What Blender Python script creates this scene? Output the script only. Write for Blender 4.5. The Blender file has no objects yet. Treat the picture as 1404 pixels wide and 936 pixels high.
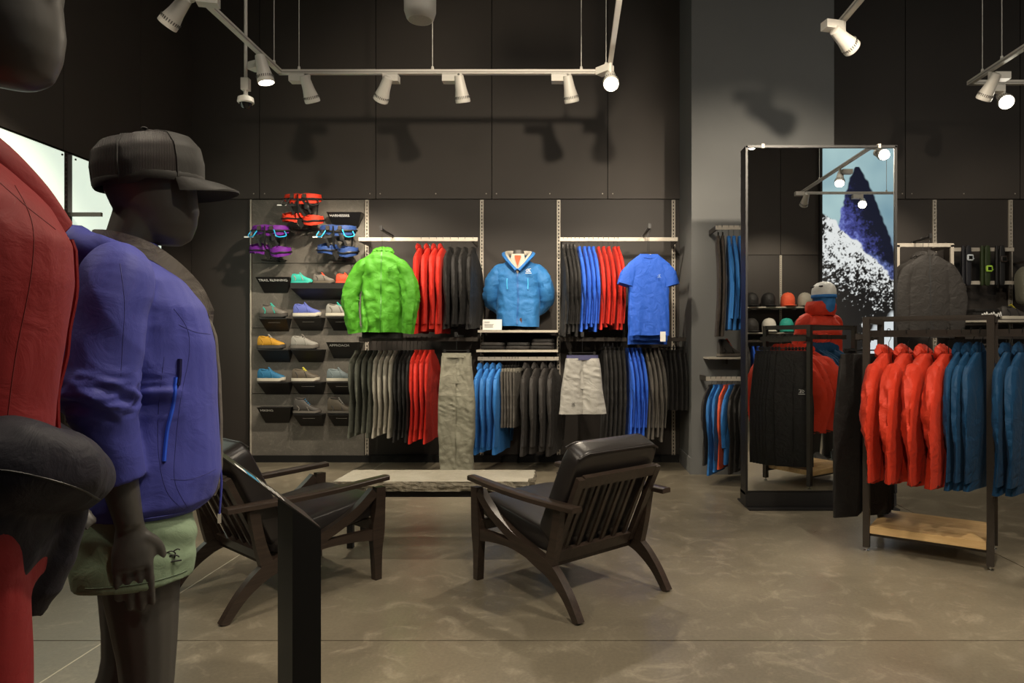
import bpy, bmesh, math, random
from mathutils import Vector, Matrix, noise
from mathutils.bvhtree import BVHTree

scene = bpy.context.scene
col = scene.collection
R = math.radians
F, CX, CY, EYE = 936.0, 782.0, 470.0, 1.22      # 24 mm lens on 36 mm, shifted; eye height 1.22 m

# ------------------------------------------------------------------ camera
cd = bpy.data.cameras.new('camera'); cd.lens = 24.0; cd.sensor_width = 36.0; cd.sensor_fit = 'HORIZONTAL'
cd.shift_x = -80.0 / 1404.0; cd.shift_y = 2.0 / 1404.0
cd.clip_start = 0.02
cam = bpy.data.objects.new('camera', cd); col.objects.link(cam)
cam.location = (0, 0, EYE); cam.rotation_euler = (R(90), 0, 0)
scene.camera = cam

# ------------------------------------------------------------------ world (closed room: hardly any)
w = bpy.data.worlds.new('world'); scene.world = w; w.use_nodes = True
w.node_tree.nodes['Background'].inputs[0].default_value = (0.9, 0.93, 1.0, 1)
w.node_tree.nodes['Background'].inputs[1].default_value = 0.02
vs = scene.view_settings
vs.view_transform = 'Standard'; vs.look = 'None'; vs.gamma = 1.0; vs.use_curve_mapping = False
vs.exposure = 0.0
WARM = (1.0, 0.86, 0.67)
SPOT_W = 1.0          # overall multiplier for the track spots

# added fill: soft area lights above the tracks, no such source in view
def ceiling_area(loc, size, watts, color=(1.0, 0.9, 0.76)):
    l = bpy.data.lights.new('added_fill_light', 'AREA'); l.shape = 'RECTANGLE'
    l.size, l.size_y = size; l.energy = watts; l.color = color
    o = bpy.data.objects.new('added_fill_light', l); col.objects.link(o); o.location = loc
    return o
for lx, ly, lw in ((-0.9, 2.6, 40), (2.6, 2.4, 34), (5.6, 2.6, 30)):
    ceiling_area((lx, ly, 5.40), (1.1, 1.1), lw)

def at(px, py, Y):
    return Vector(((px - CX) / F * Y, Y, EYE - (py - CY) / F * Y))
def X_(px, Y): return (px - CX) / F * Y
def Z_(py, Y): return EYE - (py - CY) / F * Y

# ------------------------------------------------------------------ materials
MATS = {}
def newmat(name):
    m = bpy.data.materials.new(name); m.use_nodes = True
    nt = m.node_tree; b = nt.nodes['Principled BSDF']
    return m, nt, b
def N(nt, t, **kw):
    n = nt.nodes.new(t)
    for k, v in kw.items():
        if k in n.inputs: n.inputs[k].default_value = v
        else: setattr(n, k, v)
    return n
def srgb(r, g, b):
    f = lambda c: (c / 255 / 12.92) if c / 255 <= 0.04045 else ((c / 255 + 0.055) / 1.055) ** 2.4
    return (f(r), f(g), f(b), 1)
def plain(name, c, rough=0.5, metal=0.0, spec=0.5, nscale=60, nvar=0.12, bump=0.05):
    if name in MATS: return MATS[name]
    m, nt, b = newmat(name)
    b.inputs['Roughness'].default_value = rough; b.inputs['Metallic'].default_value = metal
    b.inputs['Specular IOR Level'].default_value = spec
    tc = N(nt, 'ShaderNodeTexCoord'); nz = N(nt, 'ShaderNodeTexNoise', Scale=nscale, Detail=4.0)
    nt.links.new(tc.outputs['Object'], nz.inputs['Vector'])
    mx = N(nt, 'ShaderNodeMix', data_type='RGBA')
    mx.inputs[6].default_value = (*[x * (1 - nvar) for x in c[:3]], 1); mx.inputs[7].default_value = (*[min(1, x * (1 + nvar)) for x in c[:3]], 1)
    nt.links.new(nz.outputs['Fac'], mx.inputs[0]); nt.links.new(mx.outputs[2], b.inputs['Base Color'])
    if bump:
        bp = N(nt, 'ShaderNodeBump', Strength=bump, Distance=0.003)
        nt.links.new(nz.outputs['Fac'], bp.inputs['Height']); nt.links.new(bp.outputs[0], b.inputs['Normal'])
    MATS[name] = m; return m
def fabric(name, c, rough=0.62, sheen=0.03, wr=0.5, weave=900):
    """woven cloth: fine weave + medium soft wrinkle bump"""
    if name in MATS: return MATS[name]
    m, nt, b = newmat(name)
    b.inputs['Roughness'].default_value = rough; b.inputs['Specular IOR Level'].default_value = 0.3
    b.inputs['Sheen Weight'].default_value = sheen; b.inputs['Sheen Roughness'].default_value = 0.5
    tc = N(nt, 'ShaderNodeTexCoord')
    a = N(nt, 'ShaderNodeTexNoise', Scale=14.0, Detail=5.0, Roughness=0.55, Distortion=0.8)
    f = N(nt, 'ShaderNodeTexNoise', Scale=float(weave), Detail=1.0)
    nt.links.new(tc.outputs['Object'], a.inputs['Vector']); nt.links.new(tc.outputs['Object'], f.inputs['Vector'])
    mx = N(nt, 'ShaderNodeMix', data_type='RGBA')
    mx.inputs[6].default_value = (*[x * 0.9 for x in c[:3]], 1); mx.inputs[7].default_value = (*[min(1, x * 1.1) for x in c[:3]], 1)
    nt.links.new(f.outputs['Fac'], mx.inputs[0]); nt.links.new(mx.outputs[2], b.inputs['Base Color'])
    b1 = N(nt, 'ShaderNodeBump', Strength=wr, Distance=0.02); b2 = N(nt, 'ShaderNodeBump', Strength=0.12, Distance=0.001)
    nt.links.new(a.outputs['Fac'], b1.inputs['Height']); nt.links.new(f.outputs['Fac'], b2.inputs['Height'])
    nt.links.new(b1.outputs[0], b2.inputs['Normal']); nt.links.new(b2.outputs[0], b.inputs['Normal'])
    MATS[name] = m; return m
def emit(name, c, s):
    if name in MATS: return MATS[name]
    m, nt, b = newmat(name)
    b.inputs['Base Color'].default_value = c; b.inputs['Emission Color'].default_value = c; b.inputs['Emission Strength'].default_value = s
    MATS[name] = m; return m
def wood(name, c1, c2, rough=0.4, axis=0, scale=6.0):
    if name in MATS: return MATS[name]
    m, nt, b = newmat(name); b.inputs['Roughness'].default_value = rough
    tc = N(nt, 'ShaderNodeTexCoord'); mp = N(nt, 'ShaderNodeMapping')
    s = [scale * 6] * 3; s[axis] = scale * 0.5; mp.inputs['Scale'].default_value = s
    nz = N(nt, 'ShaderNodeTexNoise', Scale=1.0, Detail=6.0, Distortion=1.2)
    rp = N(nt, 'ShaderNodeValToRGB'); rp.color_ramp.elements[0].position = 0.3; rp.color_ramp.elements[1].position = 0.7
    rp.color_ramp.elements[0].color = c1; rp.color_ramp.elements[1].color = c2
    nt.links.new(tc.outputs['Object'], mp.inputs['Vector']); nt.links.new(mp.outputs[0], nz.inputs['Vector'])
    nt.links.new(nz.outputs['Fac'], rp.inputs[0]); nt.links.new(rp.outputs[0], b.inputs['Base Color'])
    bp = N(nt, 'ShaderNodeBump', Strength=0.12, Distance=0.002)
    nt.links.new(nz.outputs['Fac'], bp.inputs['Height']); nt.links.new(bp.outputs[0], b.inputs['Normal'])
    MATS[name] = m; return m
def concrete(name, c1, c2, c3, rough=(0.25, 0.5), scale=0.9, bump=0.08, world=True, spec=0.5):
    if name in MATS: return MATS[name]
    m, nt, b = newmat(name)
    b.inputs['Specular IOR Level'].default_value = spec
    g = N(nt, 'ShaderNodeNewGeometry') if world else N(nt, 'ShaderNodeTexCoord')
    P = g.outputs['Position'] if world else g.outputs['Object']
    n1 = N(nt, 'ShaderNodeTexNoise', Scale=scale, Detail=8.0, Roughness=0.62, Distortion=0.6)
    n2 = N(nt, 'ShaderNodeTexNoise', Scale=scale * 7, Detail=8.0, Roughness=0.7, Distortion=1.5)
    n3 = N(nt, 'ShaderNodeTexNoise', Scale=scale * 90, Detail=3.0)
    for n in (n1, n2, n3): nt.links.new(P, n.inputs['Vector'])
    r1 = N(nt, 'ShaderNodeValToRGB'); e = r1.color_ramp.elements
    e[0].position = 0.32; e[0].color = c1; e[1].position = 0.68; e[1].color = c2
    nt.links.new(n1.outputs['Fac'], r1.inputs[0])
    r2 = N(nt, 'ShaderNodeValToRGB'); e = r2.color_ramp.elements
    e[0].position = 0.52; e[0].color = (0, 0, 0, 1); e[1].position = 0.75; e[1].color = (1, 1, 1, 1)
    nt.links.new(n2.outputs['Fac'], r2.inputs[0])
    mx = N(nt, 'ShaderNodeMix', data_type='RGBA'); mx.inputs[7].default_value = c3
    nt.links.new(r2.outputs[0], mx.inputs[0]); nt.links.new(r1.outputs[0], mx.inputs[6])
    m2 = N(nt, 'ShaderNodeMix', data_type='RGBA', blend_type='MULTIPLY'); m2.inputs[0].default_value = 0.5
    r3 = N(nt, 'ShaderNodeMapRange'); r3.inputs[1].default_value = 0.3; r3.inputs[2].default_value = 0.7; r3.inputs[3].default_value = 0.7; r3.inputs[4].default_value = 1.1
    nt.links.new(n3.outputs['Fac'], r3.inputs[0]); nt.links.new(mx.outputs[2], m2.inputs[6]); nt.links.new(r3.outputs[0], m2.inputs[7])
    nt.links.new(m2.outputs[2], b.inputs['Base Color'])
    mr = N(nt, 'ShaderNodeMapRange'); mr.inputs[3].default_value = rough[0]; mr.inputs[4].default_value = rough[1]
    nt.links.new(n2.outputs['Fac'], mr.inputs[0]); nt.links.new(mr.outputs[0], b.inputs['Roughness'])
    bp = N(nt, 'ShaderNodeBump', Strength=bump, Distance=0.004)
    nt.links.new(n2.outputs['Fac'], bp.inputs['Height']); nt.links.new(bp.outputs[0], b.inputs['Normal'])
    MATS[name] = m; return m

# palette
floor_m = concrete('polished_concrete', (0.122, 0.104, 0.074, 1), (0.212, 0.183, 0.131, 1), (0.31, 0.27, 0.20, 1), (0.20, 0.46), 0.8)
wall_up = plain('wall_paint_upper', (0.062, 0.053, 0.046, 1), 0.6, spec=0.3, nscale=3, nvar=0.08, bump=0.02)
wall_lo = plain('wall_paint_lower', (0.040, 0.034, 0.030, 1), 0.55, spec=0.3, nscale=3, nvar=0.08, bump=0.02)
col_m = plain('column_paint', (0.165, 0.168, 0.165, 1), 0.6, spec=0.3, nscale=4, nvar=0.06, bump=0.02)
ceil_m = plain('ceiling_black', (0.02, 0.019, 0.018, 1), 0.8, nscale=5)
board_m = concrete('cement_board', (0.105, 0.096, 0.082, 1), (0.175, 0.160, 0.137, 1), (0.22, 0.20, 0.175, 1), (0.55, 0.75), 1.6, 0.15, spec=0.3)
black_m = plain('black_metal', (0.012, 0.011, 0.011, 1), 0.45)
blackm2 = plain('black_matte', (0.010, 0.0095, 0.009, 1), 0.65, spec=0.25)
steel_d = plain('dark_bronze_steel', (0.075, 0.064, 0.055, 1), 0.42, 0.6)
rail_m = plain('beige_steel', (0.50, 0.455, 0.385, 1), 0.45, 0.15)
white_m = plain('white_enamel', (0.66, 0.63, 0.57, 1), 0.4, nvar=0.03)
chrome = plain('chrome', (0.7, 0.7, 0.7, 1), 0.18, 1.0)
manq = plain('mannequin_grey', (0.070, 0.066, 0.060, 1), 0.42, nscale=200, nvar=0.04, bump=0.02)
oak = wood('oak_board', srgb(200, 162, 108), srgb(226, 193, 140), 0.45, 0, 5)
walnut = wood('dark_walnut', (0.022, 0.015, 0.011, 1), (0.045, 0.030, 0.022, 1), 0.36, 1, 8)
leather = plain('black_leather', (0.020, 0.017, 0.016, 1), 0.33, nscale=160, nvar=0.2, bump=0.12)
stone_m = concrete('stone_slab', (0.42, 0.38, 0.29, 1), (0.56, 0.52, 0.42, 1), (0.62, 0.58, 0.48, 1), (0.55, 0.8), 3.0, 0.3)
stone_e = concrete('stone_rough_edge', (0.12, 0.105, 0.075, 1), (0.34, 0.30, 0.22, 1), (0.45, 0.40, 0.30, 1), (0.7, 0.9), 14.0, 1.0)
paper = plain('white_card', (0.75, 0.75, 0.72, 1), 0.6, nvar=0.02)
print_w = plain('white_print', (0.8, 0.8, 0.78, 1), 0.6, nvar=0.02)

C = dict(
    green=fabric('green_shell', (0.050, 0.235, 0.008)), red=fabric('red_shell', (0.56, 0.022, 0.011)),
    black=fabric('black_cloth', (0.012, 0.0108, 0.010)), coal=fabric('charcoal_cloth', (0.026, 0.023, 0.021)),
    royal=fabric('royal_blue_cloth', (0.022, 0.105, 0.56)), azure=fabric('azure_shell', (0.026, 0.155, 0.40)),
    sky=fabric('sky_blue_shell', (0.030, 0.175, 0.50)), teal=fabric('deep_teal_fleece', (0.003, 0.048, 0.125)),
    moss=fabric('grey_green_cloth', (0.085, 0.090, 0.070)), stone=fabric('stone_grey_cloth', (0.30, 0.28, 0.23)),
    silver=fabric('silver_grey_cloth', (0.38, 0.37, 0.34)), olive=fabric('pale_olive_cloth', (0.26, 0.25, 0.195)),
    olive2=fabric('dark_olive_cloth', (0.19, 0.185, 0.14)), grey=fabric('grey_cloth', (0.085, 0.077, 0.067)),
    brown=fabric('brown_black_cloth', (0.045, 0.034, 0.026)), orange=fabric('orange_red_shell', (0.50, 0.028, 0.007)),
    violet=fabric('violet_blue_softshell', (0.058, 0.066, 0.33), wr=0.2), vivid=plain('bright_blue_tape', (0.03, 0.11, 0.75, 1), 0.4),
    crimson=fabric('crimson_softshell', (0.23, 0.010, 0.012), wr=0.2), navy=fabric('dark_navy_shell', (0.011, 0.010, 0.018), wr=0.3),
    sage=fabric('sage_green_cloth', (0.235, 0.32, 0.21), wr=0.25), lining=fabric('grey_brown_lining', (0.135, 0.12, 0.105)),
    coral=fabric('coral_cloth', (0.7, 0.10, 0.04)), white=fabric('off_white_cloth', (0.62, 0.59, 0.52)),
    capgrey=fabric('cap_dark_grey', (0.022, 0.021, 0.019), wr=0.1), tealg=fabric('teal_green_cloth', (0.03, 0.35, 0.28)),
)

# ------------------------------------------------------------------ mesh helpers
def sgnpow(v, e): return math.copysign(abs(v) ** e, v)
class MB:
    def __init__(s): s.v = []; s.f = []
    def add(s, vs, fs):
        o = len(s.v); s.v += [tuple(v) for v in vs]; s.f += [tuple(i + o for i in f) for f in fs]; return s
    def box(s, c, size, rot=None, taper=1.0):
        c = Vector(c); h = Vector(size) / 2; vs = []
        for z in (-1, 1):
            k = taper if z > 0 else 1.0
            for x, y in ((-1, -1), (1, -1), (1, 1), (-1, 1)):
                p = Vector((x * h.x * k, y * h.y * k, z * h.z))
                vs.append(c + (rot @ p if rot else p))
        return s.add(vs, [(3, 2, 1, 0), (4, 5, 6, 7), (0, 1, 5, 4), (1, 2, 6, 5), (2, 3, 7, 6), (3, 0, 4, 7)])
    def bar(s, a, b, wx, wy, up=Vector((0, 0, 1))):
        a, b = Vector(a), Vector(b); d = (b - a).normalized()
        if abs(d.dot(up)) > 0.98: up = Vector((0, 1, 0))
        x = d.cross(up).normalized(); y = x.cross(d).normalized()
        rot = Matrix((x, y, d)).transposed()
        return s.box((a + b) / 2, (wx, wy, (b - a).length), rot)
    def loft(s, rings, cap0=True, cap1=True, closed=True):
        n = len(rings[0]); o = len(s.v)
        for r in rings: s.v += [tuple(p) for p in r]
        m = n if closed else n - 1
        for i in range(len(rings) - 1):
            for j in range(m):
                k = (j + 1) % n
                s.f.append((o + i * n + j, o + i * n + k, o + (i + 1) * n + k, o + (i + 1) * n + j))
        if cap0 and closed: s.f.append(tuple(o + j for j in reversed(range(n))))
        if cap1 and closed: s.f.append(tuple(o + (len(rings) - 1) * n + j for j in range(n)))
        return s
    def tube(s, path, rad, seg=8, ref=None, cap=True, fn=None):
        path = [Vector(p) for p in path]; n = len(path); rings = []
        if not isinstance(rad, list): rad = [rad] * n
        prev = None
        for i, p in enumerate(path):
            t = (path[min(i + 1, n - 1)] - path[max(i - 1, 0)])
            if t.length < 1e-9: t = Vector((0, 0, 1))
            t.normalize()
            if prev is None:
                a = Vector(ref) if ref is not None else (Vector((0, 0, 1)) if abs(t.z) < 0.9 else Vector((1, 0, 0)))
            else: a = prev
            a = (a - t * a.dot(t)); a.normalize(); b = t.cross(a); prev = a
            r = rad[i]; ra, rb = (r if isinstance(r, (list, tuple)) else (r, r))
            ring = []
            for j in range(seg):
                th = 2 * math.pi * j / seg
                k = fn(i / (n - 1), th, p) if fn else 1.0
                ring.append(p + a * (ra * k * math.cos(th)) + b * (rb * k * math.sin(th)))
            rings.append(ring)
        return s.loft(rings, cap, cap)
    def lathe(s, prof, seg=20, M=None):
        rings = [[Vector((r * math.cos(2 * math.pi * j / seg), r * math.sin(2 * math.pi * j / seg), z)) for j in range(seg)] for r, z in prof]
        if M: rings = [[M @ p for p in r] for r in rings]
        return s.loft(rings)
    def fb(s, rings, seg=28, e=0.9):
        """body rings (z, front, back, halfwidth[, xoff]); front is +y"""
        out = []
        for r in rings:
            z, f, b, hw = r[:4]; xo = r[4] if len(r) > 4 else 0
            out.append([Vector((xo + hw * sgnpow(math.cos(a), e), (f + b) / 2 + (f - b) / 2 * sgnpow(math.sin(a), e), z)) for a in [2 * math.pi * j / seg for j in range(seg)]])
        return s.loft(out)
    def prism(s, pts, axis, a, b):
        """2-D outline extruded along axis from a to b"""
        def mk(p, t):
            q = [p[0], p[1]]; q.insert(axis, t); return Vector(q)
        n = len(pts)
        vs = [mk(p, a) for p in pts] + [mk(p, b) for p in pts]
        fs = [tuple(range(n)), tuple(reversed(range(n, 2 * n)))]
        fs += [((i + 1) % n, i, n + i, n + (i + 1) % n) for i in range(n)]
        return s.add(vs, fs)
    def superbox(s, c, size, e=0.25, seg=24, rings=14, rot=None, fn=None):
        c = Vector(c); out = []
        for i in range(rings + 1):
            ph = -math.pi / 2 + math.pi * i / rings
            ring = []
            for j in range(seg):
                th = 2 * math.pi * j / seg
                cp = sgnpow(math.cos(ph), e)
                p = Vector((size[0] / 2 * cp * sgnpow(math.cos(th), e), size[1] / 2 * cp * sgnpow(math.sin(th), e), size[2] / 2 * sgnpow(math.sin(ph), e)))
                if fn: p = fn(p)
                ring.append(c + (rot @ p if rot else p))
            out.append(ring)
        return s.loft(out)
    def ribbon(s, pts, x0, x1, n=14):
        """curved board: pts (y, z, width) smoothed, extruded in x"""
        P = spline([Vector(p) for p in pts], n); L = []; Rr = []
        for i, p in enumerate(P):
            t = (P[min(i + 1, len(P) - 1)] - P[max(i - 1, 0)]); t.z = 0; t.normalize()
            nn = Vector((-t.y, t.x, 0)); q = Vector((p.x, p.y, 0))
            L.append(q + nn * p.z / 2); Rr.append(q - nn * p.z / 2)
        rings = [[Vector((x0, a.x, a.y)), Vector((x1, a.x, a.y)), Vector((x1, b.x, b.y)), Vector((x0, b.x, b.y))] for a, b in zip(L, Rr)]
        return s.loft(rings)
    def floor0(s): s.v = [(x, y, max(0.0, z)) for x, y, z in s.v]; return s
    def mesh(s, name, mat, smooth=True):
        me = bpy.data.meshes.new(name); me.from_pydata(s.v, [], s.f)
        bm = bmesh.new(); bm.from_mesh(me); bmesh.ops.recalc_face_normals(bm, faces=bm.faces); bm.to_mesh(me); bm.free()
        me.materials.append(mat)
        if smooth:
            me.shade_smooth()
            try: me.set_sharp_from_angle(angle=R(40))
            except Exception: pass
        return me
    def build(s, name, mat, parent=None, smooth=True):
        o = bpy.data.objects.new(name, s.mesh(name, mat, smooth)); col.objects.link(o)
        if parent: o.parent = parent
        return o
def spline(P, n):
    """Catmull-Rom through P, n samples per span"""
    P = [Vector(p) for p in P]; out = []
    for i in range(len(P) - 1):
        p0, p1, p2, p3 = P[max(i - 1, 0)], P[i], P[i + 1], P[min(i + 2, len(P) - 1)]
        for k in range(n):
            t = k / n
            out.append(0.5 * ((2 * p1) + (p2 - p0) * t + (2 * p0 - 5 * p1 + 4 * p2 - p3) * t * t + (3 * p1 - p0 - 3 * p2 + p3) * t ** 3))
    out.append(P[-1].copy()); return out
def lerp_tab(tab, x):
    if x <= tab[0][0]: return tab[0][1:]
    for a, b in zip(tab, tab[1:]):
        if x <= b[0]:
            k = (x - a[0]) / (b[0] - a[0]); k = k * k * (3 - 2 * k) if len(tab) > 2 else k
            return tuple(p + (q - p) * k for p, q in zip(a[1:], b[1:]))
    return tab[-1][1:]
def tag(o, label=None, cat=None, group=None, kind=None):
    if label: o['label'] = label
    if cat: o['category'] = cat
    if group: o['group'] = group
    if kind: o['kind'] = kind
    return o
def thing(name, label, cat, loc=(0, 0, 0), rz=0, group=None):
    o = bpy.data.objects.new(name, None); col.objects.link(o); o.location = loc; o.rotation_euler = (0, 0, rz)
    o.empty_display_size = 0.05
    return tag(o, label, cat, group)
def inst(name, me, parent=None, loc=None, rot=None):
    o = bpy.data.objects.new(name, me); col.objects.link(o)
    if parent: o.parent = parent
    if loc is not None: o.location = loc
    if rot is not None: o.rotation_euler = rot
    return o
def remesh(name, mb, voxel, mat, parent, smooth=3, disp=None):
    """unite overlapping closed shapes into one continuous skin"""
    me = mb.mesh(name + '_raw', mat); o = bpy.data.objects.new(name + '_raw', me); col.objects.link(o)
    md = o.modifiers.new('r', 'REMESH'); md.mode = 'VOXEL'; md.voxel_size = voxel; md.use_smooth_shade = True
    bpy.context.view_layer.update()
    dg = bpy.context.evaluated_depsgraph_get()
    m2 = bpy.data.meshes.new_from_object(o.evaluated_get(dg)); m2.name = name
    bpy.data.objects.remove(o); bpy.data.meshes.remove(me)
    bm = bmesh.new(); bm.from_mesh(m2)
    for _ in range(smooth): bmesh.ops.smooth_vert(bm, verts=bm.verts, factor=0.5, use_axis_x=True, use_axis_y=True, use_axis_z=True)
    if disp:
        bm.normal_update()
        for v in bm.verts: v.co += v.normal * disp(v.co)
    for f in bm.faces: f.smooth = True
    bm.to_mesh(m2); bm.free()
    if not m2.materials: m2.materials.append(mat)
    o2 = bpy.data.objects.new(name, m2); col.objects.link(o2)
    if parent: o2.parent = parent
    return o2
def text_mesh(name, body, size, mat, parent, M, bold=0.0, depth=0.0008):
    cu = bpy.data.curves.new(name, 'FONT'); cu.body = body; cu.size = size; cu.extrude = depth; cu.offset = bold
    t = bpy.data.objects.new(name, cu); col.objects.link(t); bpy.context.view_layer.update()
    me = bpy.data.meshes.new_from_object(t.evaluated_get(bpy.context.evaluated_depsgraph_get())); me.name = name
    bpy.data.objects.remove(t); bpy.data.curves.remove(cu)
    me.transform(M); me.materials.clear(); me.materials.append(mat)
    return inst(name, me, parent)
def nz3(x, y, z): return noise.noise(Vector((x, y, z)))
def FACE(loc, rz=0, tilt=0):
    """matrix: text plane (x right, y up) standing up facing -Y at loc"""
    return Matrix.Translation(loc) @ Matrix.Rotation(rz, 4, 'Z') @ Matrix.Rotation(R(90) - tilt, 4, 'X')
def struct(o): o['kind'] = 'structure'; return o

# ------------------------------------------------------------------ room shell
YW, XL, XR, YB, ZC, ZP = 7.04, -3.91, 8.0, -1.40, 5.5, 2.70
fl = struct(MB().box(((XL + XR) / 2, (YW + YB) / 2, -0.06), (XR - XL + 0.4, YW - YB + 0.4, 0.10)).build('floor', plain('joint_filler', (0.05, 0.045, 0.036, 1), 0.7)))
xs = [XL, -1.905, 2.466, 6.84, XR]; ys = [YB, 2.80, YW]
for i in range(4):
    for j in range(2):
        g = 0.0035
        MB().box(((xs[i] + xs[i + 1]) / 2, (ys[j] + ys[j + 1]) / 2, -0.005), (xs[i + 1] - xs[i] - 2 * g, ys[j + 1] - ys[j] - 2 * g, 0.01)).build('concrete_slab', floor_m, fl, False)
# pale sealant where the joint at the mannequins has been filled
MB().box((-1.905, (YB + YW) / 2, -0.004), (0.006, YW - YB, 0.0085)).build('joint_sealant', plain('pale_sealant', (0.5, 0.46, 0.36, 1), 0.5), fl)
struct(MB().box(((XL + XR) / 2, (YW + YB) / 2, ZC + 0.05), (XR - XL + 0.4, YW - YB + 0.4, 0.1)).build('ceiling', ceil_m))
wb = struct(MB().box(((XL + XR) / 2, YW + 0.06, ZC / 2), (XR - XL + 0.4, 0.10, ZC)).build('wall_back', plain('panel_joint', (0.010, 0.009, 0.008, 1), 0.8)))
wl = struct(MB().box((XL - 0.06, (YW + YB) / 2, ZC / 2), (0.10, YW - YB, ZC)).build('wall_left', plain('panel_joint', (0, 0, 0, 1))))
wr = struct(MB().box((XR + 0.06, (YW + YB) / 2, ZC / 2), (0.10, YW - YB, ZC)).build('wall_right', wall_up))
wf = struct(MB().box(((XL + XR) / 2, YB - 0.06, ZC / 2), (XR - XL + 0.4, 0.10, ZC)).build('wall_front', plain('panel_joint', (0, 0, 0, 1))))
def panels(parent, axis, cuts, const, z0, z1, th, mat, sgn):
    for a, b in zip(cuts, cuts[1:]):
        g = 0.004; c = (a + b) / 2; s = b - a - 2 * g
        ctr = (c, const + sgn * th / 2, (z0 + z1) / 2) if axis == 'x' else (const + sgn * th / 2, c, (z0 + z1) / 2)
        sz = (s, th, z1 - z0 - 0.004) if axis == 'x' else (th, s, z1 - z0 - 0.004)
        MB().box(ctr, sz).build('wall_panel', mat, parent, False)
jx = [XL, X_(357, YW), X_(516, YW), X_(674.5, YW), X_(833, YW), X_(932, YW)]
panels(wb, 'x', jx, YW + 0.01, ZP, ZC, 0.03, wall_up, -1)
jr = [2.445, X_(1240, YW), X_(1397, YW), 5.83, 7.02, XR]
panels(wb, 'x', jr, YW + 0.01, ZP, ZC, 0.03, wall_up, -1)
lowcuts = [XL, X_(345, YW), X_(505, YW), X_(661, YW), X_(766, YW), X_(923, YW), X_(935, YW)]
panels(wb, 'x', lowcuts, YW + 0.01, 0.0, ZP, 0.012, wall_lo, -1)
lowr = [2.445, X_(1280, YW), X_(1384, YW), 5.6, 6.8, XR]
panels(wb, 'x', lowr, YW + 0.01, 0.0, ZP, 0.012, wall_lo, -1)
lc = [YB, 0.5, 1.69, 2.87, 4.05, 5.24, 6.18, YW]
panels(wl, 'y', lc, XL - 0.01, ZP, ZC, 0.03, wall_up, 1)
panels(wl, 'y', lc, XL - 0.01, 0.0, ZP, 0.012, wall_lo, 1)
fc = [XL, -2.7, -1.5, -0.3, 0.9, 2.1, 3.53, 4.19, 7.0, XR]
panels(wf, 'x', fc, YB - 0.01, ZP, ZC, 0.03, wall_up, 1)
panels(wf, 'x', fc, YB - 0.01, 0.0, ZP, 0.012, wall_lo, 1)
scr = MB().lathe([(0.0, 0), (0.007, 0), (0.005, 0.004), (0.0, 0.004)], 8, Matrix.Rotation(R(90), 4, 'X')).mesh('panel_screw', rail_m)
for px in (349, 364, 508, 522, 598, 667, 681, 754, 826, 840, 1236, 1249, 1320, 1390, 1403):
    inst('panel_screw', scr, wb, (X_(px, YW), YW - 0.020, Z_(266, YW)))
# baseboards
struct(MB().box(((XL + 1.12) / 2, YW - 0.035, 0.035), (1.12 - XL, 0.06, 0.07)).build('baseboard_back', blackm2))
struct(MB().box((XL + 0.03, (YW + YB) / 2, 0.035), (0.05, YW - YB - 0.1, 0.07)).build('baseboard_left', blackm2))
# square column standing off the back wall
YC = 6.34
cm = MB().box(((1.124 + 2.445) / 2, (YC + YW) / 2, ZC / 2), (2.445 - 1.124, YW - YC + 0.02, ZC))
pc = struct(cm.build('wall_column', col_m, None, False))
MB().box(((1.124 + 2.445) / 2, YC - 0.006, 0.075), (2.445 - 1.124 + 0.024, 0.012, 0.15)).box((1.118, (YC + YW) / 2 - 0.02, 0.075), (0.012, YW - YC - 0.06, 0.15)).build('skirting', col_m, pc, False)
# ------------------------------------------------------------------ added unseen housings for the fill lights set above
for lx, ly, lw_ in ((-0.9, 2.6, 'lounge chairs'), (2.6, 2.4, 'clothes rack'), (5.6, 2.6, 'mountain picture')):
    t = thing('added_light_housing', 'square black housing of an added fill light high above the ' + lw_, 'ceiling light', (lx, ly, 5.42), 0, 'added light housings')
    MB().box((0, 0, 0.045), (1.2, 1.2, 0.07)).build('housing', black_m, t, False)
    for s in (-1, 1):
        MB().box((s * 0.59, 0, 0.0), (0.02, 1.2, 0.03)).build('rim', black_m, t, False)
        MB().box((0, s * 0.59, 0.0), (1.16, 0.02, 0.03)).build('rim', black_m, t, False)

# ------------------------------------------------------------------ left wall light boxes
glow = emit('lightbox_glow', (0.80, 0.93, 0.80, 1), 0.78)
for k, (y0, y1, lab) in enumerate(((4.05, 5.215, 'white backlit wall panel behind the red jacket mannequin'), (5.295, 6.45, 'white backlit wall panel behind the capped mannequin'))):
    t = thing('light_box', lab, 'light panel', (XL + 0.003, (y0 + y1) / 2, 1.85))
    MB().box((0.02, 0, 0), (0.04, y1 - y0, 1.66)).build('casing', plain('casing_grey', (0.25, 0.25, 0.24, 1), 0.5), t, False)
    MB().box((0.042, 0, 0), (0.006, y1 - y0 - 0.012, 1.648)).build('diffuser', glow, t, False)
    for s in (-1, 1):
        MB().lathe([(0, 0), (0.008, 0), (0.008, 0.006), (0, 0.006)], 8, Matrix.Translation((0.045, s * (y1 - y0 - 0.06) / 2, 0.80)) @ Matrix.Rotation(R(90), 4, 'Y')).build('fixing_screw', steel_d, t)

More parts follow.
